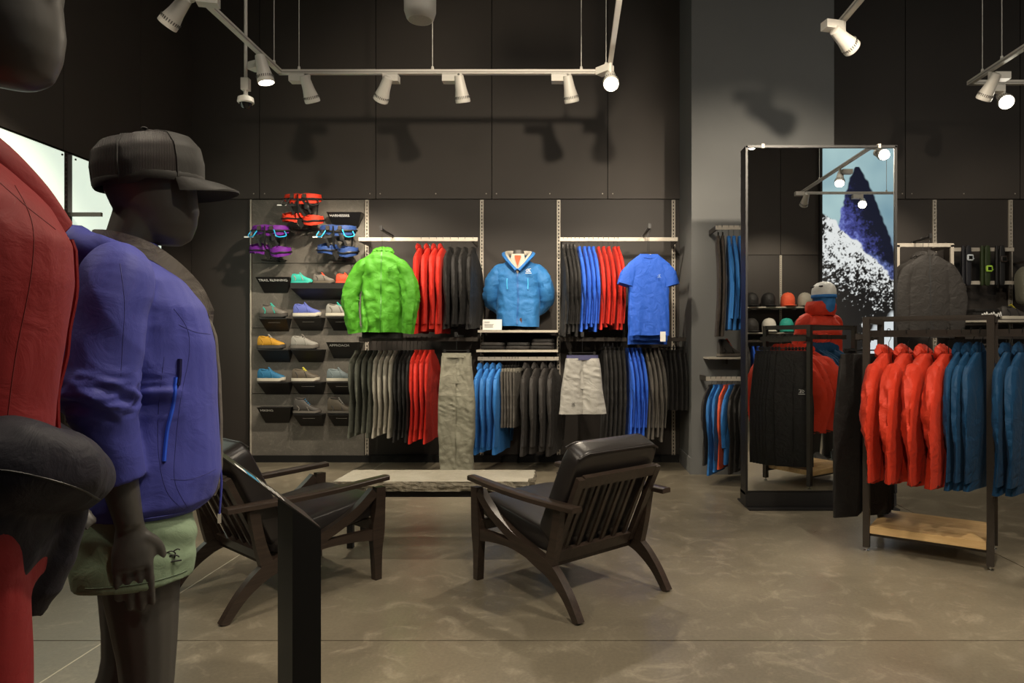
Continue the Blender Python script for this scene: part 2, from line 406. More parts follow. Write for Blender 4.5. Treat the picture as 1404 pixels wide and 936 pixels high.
# ------------------------------------------------------------------ slotted uprights
def upright(loc, rz, h, mat, label, group):
    t = thing('slotted_upright', label, 'shelf upright', loc, rz, group)
    a = MB(); wid = 0.036
    for s in (-1, 1): a.box((s * wid * 0.33, 0, h / 2), (wid * 0.34, 0.022, h))
    z = 0.0
    n = int(h / 0.036)
    for i in range(n + 1): a.box((0, 0.0, min(h - 0.006, i * 0.036 + 0.006)), (wid * 0.34, 0.022, 0.014))
    a.build('channel', mat, t, False)
    MB().box((0, 0.009, h / 2), (wid * 0.33, 0.003, h - 0.01)).build('slot_backing', blackm2, t, False)
    return t
for px, lab in ((504, 'beige slotted upright beside the shoe display wall'), (661, 'beige slotted upright beside the blue bust, red side'), (766, 'beige slotted upright between the blue bust and black jackets'), (923, 'beige slotted upright behind the blue t-shirt')):
    upright((X_(px, YW), YW - 0.015, 0.05), 0, ZP - 0.06, rail_m, lab, 'slotted wall uprights')
for px, lab in ((1280, 'beige slotted upright behind the charcoal display jacket'), (1384, 'beige slotted upright beside the watch rack')):
    upright((X_(px, YW), YW - 0.015, 0.05), 0, ZP - 0.06, rail_m, lab, 'slotted wall uprights')
upright((XL + 0.018, 5.255, 0.3), R(90), 2.39, steel_d, 'dark slotted upright between the two light panels', 'slotted wall uprights')
upright((3.53, YB + 0.02, 0.05), R(180), ZP - 0.06, rail_m, 'slotted upright seen in the mirror above the caps', 'slotted wall uprights')
MB_arm = MB().bar((XL + 0.0305, 5.26, Z_(294, 5.26)), (XL + 0.30, 5.26, Z_(294, 5.26)), 0.02, 0.03)
tag(MB_arm.build('faceout_arm', steel_d, None, False), 'empty dark hanging arm beside the light panel', 'hanging arm')

# ------------------------------------------------------------------ cement board shoe wall
sh = thing('display_board', 'grey cement board display wall carrying shoes and harnesses', 'display wall', (0, 0, 0))
x0, x1 = X_(346, 7.0), X_(499.6, 7.0)
zc = [Z_(629, 7.0), Z_(539.5, 7.0), Z_(449.5, 7.0), Z_(361, 7.0), Z_(274, 7.0)]
for a, b in zip(zc, zc[1:]):
    MB().box(((x0 + x1) / 2, 7.005, (a + b) / 2), (x1 - x0, 0.03, b - a - 0.006)).build('cement_panel', board_m, sh, False)
MB().box((x0 - 0.008, 7.0, (zc[0] + zc[-1]) / 2), (0.012, 0.045, zc[-1] - zc[0])).build('edge_trim', rail_m, sh, False)

# ------------------------------------------------------------------ rails, brackets and shelves
YR = 6.64
def wall_rail(pxa, pxb, py, ups, mat, label, depth=YR):
    a, b = at(pxa, py, depth), at(pxb, py, depth)
    t = thing('hanging_rail', label, 'clothes rail', (a + b) / 2)
    o = (a + b) / 2
    MB().box((0, 0, 0), ((b - a).length, 0.018, 0.036)).build('rail_bar', mat, t, False)
    for u in ups:
        x = min(max(X_(u, YW), a.x + 0.0075), b.x - 0.0075) - o.x
        MB().box((x, (YW - 0.03 - depth) / 2, 0), (0.014, YW - 0.03 - depth - 0.018, 0.05)).build('bracket_arm', steel_d, t, False)
    return (a + b) / 2
wall_rail(492, 655, 328, (496, 655), rail_m, 'beige clothes rail carrying the green jacket')
wall_rail(768, 929, 328, (768, 923), rail_m, 'beige clothes rail carrying the blue t-shirt')
wall_rail(492, 655, 465, (504, 655), steel_d, 'dark lower clothes rail carrying grey green shirts')
wall_rail(769, 946, 465, (768, 923), steel_d, 'dark lower clothes rail carrying the pale shorts')
wall_rail(655, 766, 491.5, (661, 766), rail_m, 'clothes rail under the two shelves of the blue bust')
def wall_shelf(pxa, pxb, py, Yf, Yb, mat, label, th=0.022):
    a, b = at(pxa, py, Yf), at(pxb, py, Yf)
    t = thing('wall_shelf', label, 'shelf', ((a.x + b.x) / 2, (Yf + Yb) / 2, a.z))
    MB().box((0, 0, 0), (b.x - a.x, Yb - Yf, th)).build('shelf_board', mat, t, False)
    for s in (-1, 1):
        x = s * ((b.x - a.x) / 2 - 0.02)
        MB().prism([(Yb - (Yf + Yb) / 2, -th / 2), (Yf - (Yf + Yb) / 2 + 0.05, -th / 2), (Yb - (Yf + Yb) / 2, -0.042)], 0, x - 0.003, x + 0.003).build('shelf_bracket', steel_d, t, False)
    return t
shelf_m = plain('pale_shelf', (0.42, 0.385, 0.32, 1), 0.5)
ZS1, ZS2 = Z_(454, 6.58), Z_(481, 6.58)
wall_shelf(655, 765, 454, 6.58, 7.0, shelf_m, 'pale shelf that the blue jacket bust stands on')
wall_shelf(653, 765, 481, 6.58, 7.0, shelf_m, 'pale shelf holding folded dark garments')

# ------------------------------------------------------------------ garments
def ridge(x, y, z): return 1 - 2.2 * abs(nz3(x, y, z))
def body_fn(seed, W, L, D, flare, fold, neck=0.07, drop=0.085, sway=0.0, crease=1.0):
    def f(t, th):
        z = -t * L
        if -z < drop:
            k = -z / drop; w = neck + (W - neck) * (k ** 0.95)
        else:
            k = (-z - drop) / (L - drop); w = W * (1 - 0.05 * math.sin(math.pi * min(1, k * 1.4))) + flare * k
        dd = D * (0.40 + 0.60 * min(1, -z / 0.16)) * (1 + 0.35 * t)
        c, s = math.cos(th), math.sin(th)
        sd = 1 if s > 0 else -1
        x = w * sgnpow(c, 0.85); y = dd * sgnpow(s, 0.9); m = min(1.0, abs(s) * 2.2)
        a = fold * (0.10 + 0.90 * t) * m
        y += a * 0.9 * nz3(x * 9 + seed * 3.7, z * 0.9, sd * 2 + seed)                        # long hanging folds
        y += a * 0.45 * ridge(x * 16 + seed * 1.7 + z * 3, z * 1.6, sd + seed * 0.7)            # sharper ones
        y += sd * crease * 0.006 * m * ridge(x * 9 + z * 8 + seed, z * 9 - x * 7, seed * 1.3)  # crumples
        x += 0.018 * nz3(z * 4, seed * 2.1, c * 1.2) * t + 0.004 * nz3(z * 14, seed, c * 2)
        y += sway * t * t
        return Vector((x, y, z + (0.014 * nz3(x * 6, seed, 5.0) + 0.02 * nz3(seed * 1.1, x * 2, 1)) * t ** 4))
    return f
def squash(mb, h, curve=0.0):
    """press a garment into its slot on the rail (half thickness h); all on one rail share the same soft curve"""
    if h: mb.v = [(x, h * math.tanh(y / h) + curve * math.sin(z * 4.2) * min(1.0, -z * 5 if z < 0 else 0.0), z) for x, y, z in mb.v]
    return mb
TS = {}
def top_parts(key, seed, neck=0.07, W=0.20, L=0.74, D=0.04, sleeve=0.60, sr=0.058, flare=0.02, fold=0.02, hood=False, collar=True, zipm=None, mat=None, bend=0.03, spread=0.03, sway=0.0, short=False, hi=False, cuffm=None, crease=1.0, slot=None, curve=0.0):
    kk = (key, seed, slot)
    if kk in TS: return TS[kk]
    rnd = random.Random(seed * 77 + 5)
    f = body_fn(seed, W, L, D, flare, fold, neck=neck, sway=sway, crease=crease)
    nt_, ns = (56, 72) if hi else (26, 36)
    rings = []
    for i in range(nt_ + 1):
        t = i / nt_; t = t ** 1.2
        rings.append([f(t, 2 * math.pi * j / ns) for j in range(ns)])
    last = rings[-1]; c = sum((Vector(p) for p in last), Vector()) / ns
    rings.append([c + (p - c) * 0.93 + Vector((0, 0, 0.004)) for p in last])
    rings.append([c + (p - c) * 0.85 + Vector((0, 0, 0.10)) for p in last])
    parts = [('garment_body', squash(MB().loft(rings, False, True), slot, curve).mesh('garment_body', mat), None)]
    for s in (-1, 1):
        bo = bend * (0.6 + 0.8 * rnd.random()) * (1 if rnd.random() < 0.75 else -0.5); so = spread * (0.7 + 0.6 * rnd.random())
        if short:
            P = [(s * (W - 0.085), 0, -0.095), (s * (W - 0.045), 0, -0.13), (s * (W - 0.008), -0.006, -0.19), (s * (W + 0.016), -0.012, -0.275)]
            rr = [(0.030, 0.02), (0.055, 0.028), (0.064, 0.034), (0.072, 0.038)]
        else:
            P = [(s * (W - 0.09), 0, -0.085), (s * (W - 0.035), 0, -0.125), (s * (W + so * 0.45 - 0.005), -bo * 0.3, -0.09 - sleeve * 0.25), (s * (W + so * 0.9), -bo, -0.09 - sleeve * 0.5), (s * (W + so * 0.75), -bo * 1.5, -0.09 - sleeve * 0.75), (s * (W + so * 0.5), -bo * 1.25, -0.09 - sleeve)]
            rr = [(0.020, 0.018), (sr * 0.80, D * 0.75 + 0.006), (sr * 0.98, sr * 0.70), (sr * 0.98, sr * 0.78), (sr * 0.88, sr * 0.72), (sr * 0.74, sr * 0.62)]
        n = 10 if hi else 6
        Q = spline(P, n); rq = [tuple(v) for v in [p[:2] for p in spline([Vector((a, b, 0)) for a, b in rr], n)]]
        def wf(t, th, p, s=s, sd=seed):
            el = math.exp(-((t - 0.58) / 0.15) ** 2)
            return 1 + 0.20 * nz3(math.cos(th) * 1.7 + sd, math.sin(th) * 1.7, p.z * 4 + s) + 0.10 * ridge(math.cos(th) * 1.6 + p.z * 5, math.sin(th) * 1.6 + sd, p.z * 9) * crease + el * 0.13 * ridge(math.cos(th + sd) * 0.9, math.sin(th + sd) * 0.9, p.z * 24 + sd)
        parts.append(('sleeve', squash(MB().tube(Q, rq, 26 if hi else 16, ref=(1, 0, 0), fn=wf), slot, curve).mesh('sleeve', mat), None))
        if cuffm:
            a, b = Q[-2], Q[-1]; r = rq[-1]
            parts.append(('cuff', squash(MB().tube([b - (b - a) * 0.9, b + (b - a) * 0.3], (r[0] * 1.06, r[1] * 1.06), 14, ref=(1, 0, 0)), slot, curve).mesh('cuff', cuffm), None))
    if hood:
        P = []
        for k in range(9):
            a = R(-12 + 204 * k / 8)
            P.append(Vector((0.072 * math.cos(a), 0.026 + 0.034 * math.sin(a), -0.008 + 0.020 * math.sin(a))))
        rr = [(0.020 + 0.016 * math.sin(math.pi * k / 8), 0.022 + 0.024 * math.sin(math.pi * k / 8)) for k in range(9)]
        Q = spline(P, 4); rq = [tuple(v[:2]) for v in spline([Vector((a, b, 0)) for a, b in rr], 4)]
        parts.append(('hood', squash(MB().tube(Q, rq, 16, ref=(0, 0, 1), fn=lambda t, th, p: 1 + 0.28 * nz3(p.x * 26 + seed, math.cos(th) * 2, math.sin(th) * 2) + 0.15 * ridge(p.x * 40, math.cos(th) + seed, math.sin(th))), slot, curve).mesh('hood', mat), None))
    elif collar:
        P = [Vector((0.070 * math.cos(a), 0.026 * math.sin(a), 0.0)) for a in [2 * math.pi * k / 16 for k in range(16)]]
        rings = [[p + Vector((0, 0, -0.02)) for p in P], [p * 0.98 + Vector((0, 0, 0.018)) for p in P], [p * 0.90 + Vector((0, 0, 0.018)) for p in P], [p * 0.86 + Vector((0, 0, -0.015)) for p in P]]
        parts.append(('collar', squash(MB().loft(rings, False, False), slot, curve).mesh('collar', mat), None))
    if zipm:
        seq = []
        for i in range(41):
            t = 0.02 + 0.975 * i / 40; p = f(t ** 1.2, -math.pi / 2); seq.append(p)
        rr = [[p + Vector((-0.005, 0.002, 0)), p + Vector((-0.005, -0.004, 0)), p + Vector((0.005, -0.004, 0)), p + Vector((0.005, 0.002, 0))] for p in seq]
        parts.append(('zipper', squash(MB().loft(rr), slot, curve).mesh('zipper', zipm), None))
    TS[kk] = parts; return parts
def pants_parts(key, seed, mat, L=1.0, W=0.18, D=0.028, crotch=0.27, leg=0.095, fold=0.012, gap=0.012, band=True, bandm=None, taper=0.85, kneem=None, hi=False, ease=0.5, slot=None, curve=0.0):
    kk = (key, seed, slot)
    if kk in TS: return TS[kk]
    parts = []; ns = 44 if hi else 26; nt_ = 56 if hi else 22
    rings = []
    for i in range(9):
        t = i / 8; z = -t * crotch; w = W * (0.92 + 0.08 * t); d = D * (0.8 + 0.3 * t)
        rings.append([Vector((w * 0.97 * sgnpow(math.cos(a), 0.75), d * 0.55 * sgnpow(math.sin(a), 0.8) + fold * 0.1 * ridge(math.cos(a) * 3 + z * 6, z * 6, seed), z)) for a in [2 * math.pi * j / ns for j in range(ns)]])
    parts.append(('hip_section', squash(MB().loft(rings), slot, curve).mesh('hip_section', mat), None))
    for s in (-1, 1):
        def leg_ring(t, s=s):
            z = -0.02 - t * (L - 0.02)
            u = min(1, t / ease); u = u * u * (3 - 2 * u) if ease < 1 else u; w0 = W * 0.51 * (0.95 + 0.05 * min(1, t * 8))
            w = w0 + (leg + (leg * taper - leg) * t - w0) * u; d = D * 1.15; cx = s * (W * 0.5 + gap * t + (leg - w0) * u * (1 if leg > w0 else 0.5))
            el = math.exp(-((t - 0.42) / 0.16) ** 2)
            out = []
            for a in [2 * math.pi * j / ns for j in range(ns)]:
                ca, sa = math.cos(a), math.sin(a); x = cx + w * sgnpow(ca, 0.75)
                y = d * sgnpow(sa, 0.8); m = min(1, abs(sa) * 2); sd = 1 if sa > 0 else -1
                y += m * (fold * nz3(x * 10 + seed, z * 1.4, sd + s) + fold * 0.5 * ridge(x * 15 + z * 4 + seed, z * 3, sd * 2 + s) + sd * 0.005 * ridge(x * 11 + z * 9, z * 12 - x * 5, seed + s) + el * 0.006 * ridge(x * 6, z * 26 + x * 9, seed))
                out.append(Vector((x + 0.010 * nz3(z * 5, s, seed + ca), y, z)))
            return out
        cut = 0.34 if kneem else 1.0; n1 = max(2, int(nt_ * cut))
        parts.append(('trouser_leg', squash(MB().loft([leg_ring(cut * i / n1) for i in range(n1 + 1)]), slot, curve).mesh('trouser_leg', mat), None))
        if kneem:
            parts.append(('knee_panel', squash(MB().loft([leg_ring(cut + (1 - cut) * i / nt_) for i in range(nt_ + 1)]), slot, curve).mesh('knee_panel', kneem), None))
    if band:
        rings = [[Vector((W * 0.945 * sgnpow(math.cos(a), 0.75), D * 1.0 * sgnpow(math.sin(a), 0.8), z)) for a in [2 * math.pi * j / ns for j in range(ns)]] for z in (-0.035, 0.008)]
        parts.append(('waistband', squash(MB().loft(rings), slot, curve).mesh('waistband', bandm or mat), None))
    TS[kk] = parts; return parts
def put(name, parts, loc, rz, label, cat, group=None, tilt=0):
    t = thing(name, label, cat, loc, rz, group)
    if tilt: t.rotation_euler = (0, tilt, rz)
    for n, me, lab in parts:
        inst(n, me, t)
    return t
# hangers: the hook lies in the garment's plane and passes over the rail
hook_m = plain('hook_steel', (0.05, 0.05, 0.05, 1), 0.35, 0.8)
HA = MB().tube(spline([Vector((-0.085, 0, -0.058)), Vector((-0.045, 0, -0.042)), Vector((0, 0, -0.030)), Vector((0.045, 0, -0.042)), Vector((0.085, 0, -0.058))], 3), (0.005, 0.0025), 8, ref=(0, 0, 1)).mesh('hanger_arms', blackm2)
CB = MB().tube([(-0.13, 0, 0.030), (0.13, 0, 0.030)], 0.0035, 6).box((-0.11, 0, 0.026), (0.02, 0.014, 0.030)).box((0.11, 0, 0.026), (0.02, 0.014, 0.030)).mesh('clip_bar', blackm2)
HKC = {}
def hook_mesh(d, hw, hh, clip):
    k = (round(d, 3), hw, hh, clip)
    if k not in HKC:
        a = hw + 0.0075; tp = d + hh
        P = [Vector((0, 0, 0.028 if clip else -0.030)), Vector((0, 0, d - hh - 0.030)), Vector((a, 0, d - hh - 0.008)), Vector((a, 0, tp - 0.004)), Vector((a * 0.55, 0, tp + 0.0085)), Vector((-a * 0.55, 0, tp + 0.0085)), Vector((-a, 0, tp - 0.002)), Vector((-a, 0, d))]
        HKC[k] = MB().tube(P, 0.002, 6, ref=(0, 1, 0)).mesh('hook', hook_m)
    return HKC[k]
def hanger(loc, rz, zr, group, label, clip=False, hw=0.009, hh=0.018):
    """hanger with its neck at loc; hook over the rail whose axis is at height zr"""
    t = thing('clothes_hanger', label, 'hanger', loc, rz, group)
    inst('hook', hook_mesh(zr - loc[2], hw, hh, clip), t)
    inst('clip_bar' if clip else 'hanger_arms', CB if clip else HA, t)
    return t
def row(Y, zr, items, drop):
    for (px, parts, rz, name, label, cat, group, clip, hl) in items:
        loc = Vector((X_(px, Y), Y, zr - drop))
        put(name, parts, loc, R(rz), label, cat, group)
        hanger(loc, R(rz), zr, 'hangers of the ' + group, hl, clip)
random.seed(4)
ZA, ZL, ZE = Z_(328, YR), Z_(465, YR), Z_(491.5, YR)
G = lambda key, seed, **kw: top_parts(key, seed, **kw)
ORD = ('first', 'second', 'third', 'fourth', 'fifth', 'sixth', 'seventh', 'eighth')
def series(pxs, fn, rz, name, what, cat, group, anchor, clip=False):
    n = len(pxs); od = lambda i: ORD[i] if anchor[0] != '<' else ORD[n - 1 - i]
    an = anchor.lstrip('<')
    h = round(0.5 * min(b - a for a, b in zip(pxs, pxs[1:])) / F * YR * abs(math.sin(R(rz))) * 0.88, 4)
    return [(px, fn(i, h), rz, name, f'{what}, {od(i)} from the {an}', cat, group, clip, f'hanger of the {what}, {od(i)} from the {an}') for i, px in enumerate(pxs)]
zipd = plain('black_zip', (0.012, 0.012, 0.012, 1), 0.4)
# top rail beside the shoe wall
jk = lambda col_, L=0.80, hood=True, key='jk', **kw: (lambda i, h: top_parts(key + col_ + str(L), i % 4, mat=C[col_], slot=h, curve=0.014, L=L - 0.02 * (i % 3), hood=hood, sleeve=kw.get('sleeve', 0.64), D=kw.get('D', 0.034), sr=kw.get('sr', 0.055), fold=kw.get('fold', 0.022), W=kw.get('W', 0.2), sway=kw.get('sway', 0.0), bend=kw.get('bend', 0.03), cuffm=kw.get('cuffm')))
row(YR, ZA, series((578, 589, 599, 608), jk('red', 0.82), 84, 'hooded_jacket', 'red hooded jacket on the upper rail', 'jacket', 'red jackets beside the green jacket', 'green jacket'), 0.095)
row(YR, ZA, series((618, 629, 638, 649), jk('black', 0.77, False, 'jkc', fold=0.026), 84, 'zip_jacket', 'black jacket on the upper rail', 'jacket', 'black jackets beside the blue bust', 'red jackets'), 0.10)
# top rail right of the bust
row(YR, ZA, series((772, 778, 783, 788), jk('black', 0.84, True, 'jkr'), 96, 'hooded_jacket', 'black hooded jacket on the upper rail', 'jacket', 'black jackets by the royal blue shirts', 'blue bust'), 0.10)
row(YR, ZA, series((794, 801, 807, 813), jk('royal', 0.80, False, 'sh', D=0.028, sr=0.046), 96, 'running_shirt', 'royal blue shirt on the upper rail', 'shirt', 'royal blue shirts on the upper rail', 'black hooded jackets'), 0.095)
row(YR, ZA, series((820, 827, 834, 842, 847), jk('red', 0.78, False, 'shr', D=0.030), 96, 'running_jacket', 'red jacket on the upper rail', 'jacket', 'red jackets beside the blue t-shirt', '<blue t-shirt'), 0.095)
# lower rail beside the shoe wall
row(YR, ZL, series((491, 500, 508, 516), jk('moss', 0.80, False, 'mo', D=0.024, sr=0.044, sleeve=0.66, bend=0.05), 84, 'hiking_shirt', 'grey green shirt on the lower rail', 'shirt', 'grey green shirts on the lower rail', 'shoe wall'), 0.125)
row(YR, ZL, series((523, 530, 537, 544), jk('stone', 0.80, False, 'st', D=0.024, sr=0.040, sleeve=0.62), 84, 'hiking_shirt', 'pale stone shirt on the lower rail', 'shirt', 'stone grey shirts on the lower rail', 'grey green shirts'), 0.125)
row(YR, ZL, series((551, 557, 562, 567), jk('black', 0.84, False, 'bl', D=0.024, sr=0.042), 84, 'long_sleeved_shirt', 'black shirt on the lower rail', 'shirt', 'black shirts on the lower rail', 'pale stone shirts'), 0.125)
row(YR, ZL, series((572, 578, 585, 592), jk('red', 0.86, False, 'rl', D=0.026, sr=0.042), 84, 'long_sleeved_shirt', 'red shirt on the lower rail', 'shirt', 'red shirts on the lower rail', '<pale olive trousers'), 0.12)
# lower rail under the shelves
row(YR, ZE, series((662, 671, 679, 688), jk('sky', 0.80, True, 'bj', fold=0.035, D=0.042), 76, 'hooded_jacket', 'sky blue jacket under the shelves', 'jacket', 'sky blue jackets under the shelves', 'pale olive trousers'), 0.095)
pk = lambda col_, L, key, **kw: (lambda i, h: pants_parts(key, i % 3, C[col_], L=L, slot=h, curve=0.014, **kw))
row(YR, ZE, series((695, 699, 703, 707, 711), pk('grey', 0.55, 'gp', D=0.014, W=0.16, bandm=C['stone']), 76, 'hiking_trousers', 'grey trousers under the shelves', 'trousers', 'grey trousers under the shelves', 'sky blue jackets', True), 0.10)
row(YR, ZE, series((725, 737, 749, 760), jk('coal', 0.82, True, 'cj', fold=0.03, D=0.04), 76, 'hooded_jacket', 'charcoal jacket under the shelves', 'jacket', 'charcoal jackets under the shelves', 'grey trousers'), 0.09)
# lower rail right
row(YR, ZL, series((828, 834, 840, 846, 852), pk('black', 0.98, 'bp', D=0.020), 95, 'running_trousers', 'black trousers on the lower rail', 'trousers', 'black trousers on the lower rail', 'pale shorts', True), 0.115)
row(YR, ZL, series((860, 866, 871, 877), jk('royal', 0.84, False, 'rb', D=0.024, sr=0.040, fold=0.016), 95, 'running_shirt', 'royal blue shirt on the lower rail', 'shirt', 'royal blue shirts on the lower rail', 'black trousers'), 0.10)
row(YR, ZL, series((884, 890, 896, 902), jk('grey', 0.86, False, 'gr', D=0.024, sr=0.040), 95, 'running_shirt', 'dark grey shirt on the lower rail', 'shirt', 'dark grey shirts on the lower rail', 'royal blue shirts'), 0.10)
row(YR, ZL, series((908, 914, 920, 927, 933), pk('black', 0.56, 'bs', D=0.020, W=0.17, leg=0.11), 95, 'running_shorts', 'black shorts on the lower rail', 'shorts', 'black shorts by the column', '<grey column', True), 0.11)

# small sewn or printed maker's mark: a curled bone-like figure over a short line
def mark(parent, M, s, mat, name='logo'):
    m = MB()
    def st(pts, w=0.05): m.tube([M @ (Vector((x, y, 0)) * s) for x, y in spline2(pts)], w * s, 5)
    st([(-0.5, 0.1), (-0.3, 0.35), (0.0, 0.4), (0.2, 0.2), (0.1, -0.05)]); st([(0.1, 0.4), (0.35, 0.5), (0.5, 0.42)]); st([(-0.4, -0.1), (-0.1, 0.1), (0.3, 0.05), (0.45, -0.1)])
    st([(-0.1, 0.1), (-0.2, -0.1)]); st([(0.2, 0.05), (0.15, -0.15)]); st([(-0.6, -0.35), (0.6, -0.35)], 0.06)
    return m.build(name, mat, parent)
def spline2(pts): return [(p.x, p.y) for p in spline([Vector((x, y, 0)) for x, y in pts], 4)]

FZ = lambda py, Yb=YR: Z_(py, Yb) + 0.031          # faceout arms ride on top of their rail
# --- green jacket facing out
YG = 6.27
loc = Vector((X_(524, YG), YG, Z_(345, YG)))
gp = top_parts('greenfront', 2, mat=C['green'], W=0.200, L=0.74, D=0.06, sleeve=0.66, sr=0.066, flare=-0.005, fold=0.05, hood=True, crease=2.2, zipm=plain('dark_green_zip', (0.03, 0.16, 0.005, 1), 0.5), spread=0.10, bend=0.03, hi=True)
t = put('shell_jacket', gp, loc, R(6), 'bright green hooded shell jacket hung facing out beside the shoe wall', 'jacket')
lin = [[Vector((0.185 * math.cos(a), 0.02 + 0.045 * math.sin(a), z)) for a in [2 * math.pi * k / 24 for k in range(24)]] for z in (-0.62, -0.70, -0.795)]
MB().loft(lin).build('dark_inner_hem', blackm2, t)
mark(t, FACE(Vector((0.09, -0.088, -0.17))), 0.045, plain('dark_green_zip', (0, 0, 0, 1)))
hanger(loc, R(6), FZ(328), 'faceout hangers', 'black hanger holding the bright green shell jacket', hw=0.008, hh=0.010)
def faceout(px, py, Yf, label, Yb=YR):
    a = at(px, py, Yb); x = X_(px, Yf + 0.03); z = FZ(py, Yb)
    f = MB().bar((x, Yb + 0.018, z), (x, Yf, z), 0.016, 0.020).box((x, Yf - 0.006, z + 0.012), (0.026, 0.012, 0.044)).box((x, Yb + 0.017, z - 0.016), (0.04, 0.008, 0.052))
    return tag(f.build('faceout_arm', black_m, None, False), label, 'hanging arm')
faceout(524, 328, YG - 0.03, 'black faceout arm holding the green jacket on its rail')
# --- blue t-shirts facing out (three, one behind the other)
for k in range(3):
    Yt = 6.17 + 0.075 * k
    loc = Vector((X_(890, 6.17), Yt, Z_(349, 6.17)))
    tp = top_parts('tee', k, slot=0.034, mat=C['royal'], W=0.200, L=0.73 + 0.04 * k, D=0.035, fold=0.04, short=True, collar=False, hi=True, flare=-0.012, neck=0.085, crease=0.7)
    t = put('running_t_shirt', tp, loc, R(10), ['royal blue t-shirt hung facing out, foremost of three', 'royal blue t-shirt hung directly behind the foremost one', 'royal blue t-shirt rearmost of three on the faceout arm'][k], 't-shirt', 'royal blue t-shirts facing out')
    P = [Vector((0.082 * math.cos(a), 0.0165 * math.sin(a), 0.002 + 0.035 * min(0, math.sin(a)))) for a in [2 * math.pi * j / 24 for j in range(25)]]
    MB().tube(P, 0.006, 6).build('neck_band', C['royal'], t)
    if k == 0:
        mark(t, FACE(Vector((0.075, -0.058, -0.20))), 0.03, plain('pale_blue_print', (0.35, 0.5, 0.8, 1), 0.5)); mark(t, FACE(Vector((0.0, -0.012, -0.012))), 0.03, print_w, 'neck_label')
        MB().box((0.12, -0.03, -0.74), (0.05, 0.002, 0.09)).build('hang_tag', paper, t, False)
    hanger(loc, R(10), FZ(328), 'faceout hangers', ('black hanger of the foremost', 'black hanger of the middle', 'black hanger of the rearmost')[k] + ' blue t-shirt', hw=0.008, hh=0.010)
faceout(890, 328, 6.14, 'black faceout arm holding the blue t-shirts on their rail')
# --- pale olive trousers facing out
Yp = 6.27
loc = Vector((X_(626, Yp), Yp, Z_(485, Yp)))
t = put('hiking_trousers', pants_parts('olive', 3, C['olive'], L=1.09, W=0.145, leg=0.098, D=0.035, gap=-0.022, kneem=C['olive2'], fold=0.022, hi=True), loc, R(-8), 'pale olive hiking trousers with darker knees hung facing out', 'trousers', None)
hanger(loc, R(-8), FZ(465), 'faceout hangers', 'black clip hanger holding the pale olive trousers', True, hw=0.008, hh=0.010)
faceout(626, 465, Yp - 0.03, 'black faceout arm holding the pale olive trousers')
# --- pale shorts facing out
loc = Vector((X_(798.5, 6.27), 6.27, Z_(488, 6.27)))
t = put('hiking_shorts', pants_parts('shorts', 5, C['silver'], L=0.53, W=0.155, leg=0.112, D=0.04, crotch=0.30, gap=-0.004, ease=1.0, taper=1.0, fold=0.02, hi=True, bandm=plain('indigo_band', (0.06, 0.06, 0.14, 1), 0.7)), loc, R(6), 'pale silver grey shorts hung facing out under the black jackets', 'shorts')
mark(t, FACE(Vector((-0.09, -0.052, -0.44))), 0.03, zipd)
hanger(loc, R(6), FZ(465), 'faceout hangers', 'black clip hanger holding the pale silver shorts', True, hw=0.008, hh=0.010)
faceout(798.5, 465, 6.24, 'black faceout arm holding the pale silver shorts')

# --- bust with blue jacket
Yb_ = 6.76
loc = Vector((X_(711, Yb_), Yb_, ZS1 + 0.012))
t = thing('display_bust', 'headless grey torso bust on a stand on the wall shelf', 'mannequin', loc)
MB().lathe([(0.0, 0), (0.09, 0), (0.09, 0.012), (0.012, 0.016), (0.012, 0.12), (0, 0.12)], 20).build('stand', steel_d, t)
b = MB().fb([(0.08, 0.08, -0.08, 0.14), (0.3, 0.085, -0.08, 0.14), (0.5, 0.085, -0.085, 0.16), (0.60, 0.06, -0.07, 0.14), (0.69, 0.05, -0.06, 0.075), (0.76, 0.045, -0.055, 0.058), (0.79, 0.04, -0.05, 0.05)])
bo = b.build('torso', manq, t); bo.rotation_euler = (0, 0, R(180))
j0 = Vector((loc.x, loc.y, loc.z + 0.70))
f = body_fn(9, 0.225, 0.66, 0.115, -0.015, 0.03, neck=0.085, crease=1.6)
ns = 72; rings = [[f((i / 56) ** 1.2, 2 * math.pi * j / ns) for j in range(ns)] for i in range(57)]
jt = bpy.data.objects.new('hooded_jacket', None); col.objects.link(jt); jt.parent = t; jt.location = (0, 0, 0.70); tag(jt, 'azure blue hooded jacket with open collar')
MB().loft(rings, True, False).build('garment_body', C['azure'], jt)
for s in (-1, 1):
    P = [(s * 0.12, 0.01, -0.075), (s * 0.185, 0.01, -0.115), (s * 0.245, 0.0, -0.22), (s * 0.275, 0.01, -0.34), (s * 0.245, 0.07, -0.43), (s * 0.16, 0.12, -0.48)]
    Q = spline(P, 6); rq = [0.030 + 0.046 * math.sin(math.pi * min(0.62, 0.04 + i / 26)) for i in range(len(Q))]
    MB().tube(Q, rq, 16, ref=(1, 0, 0), fn=lambda t_, th, p: 1 + 0.14 * nz3(p.z * 9, math.cos(th) * 2 + p.x * 4, math.sin(th) * 2) + 0.20 * ridge(math.cos(th) * 1.1, math.sin(th) * 1.1 + p.x * 5, p.z * 20)).build('sleeve', C['azure'], jt)
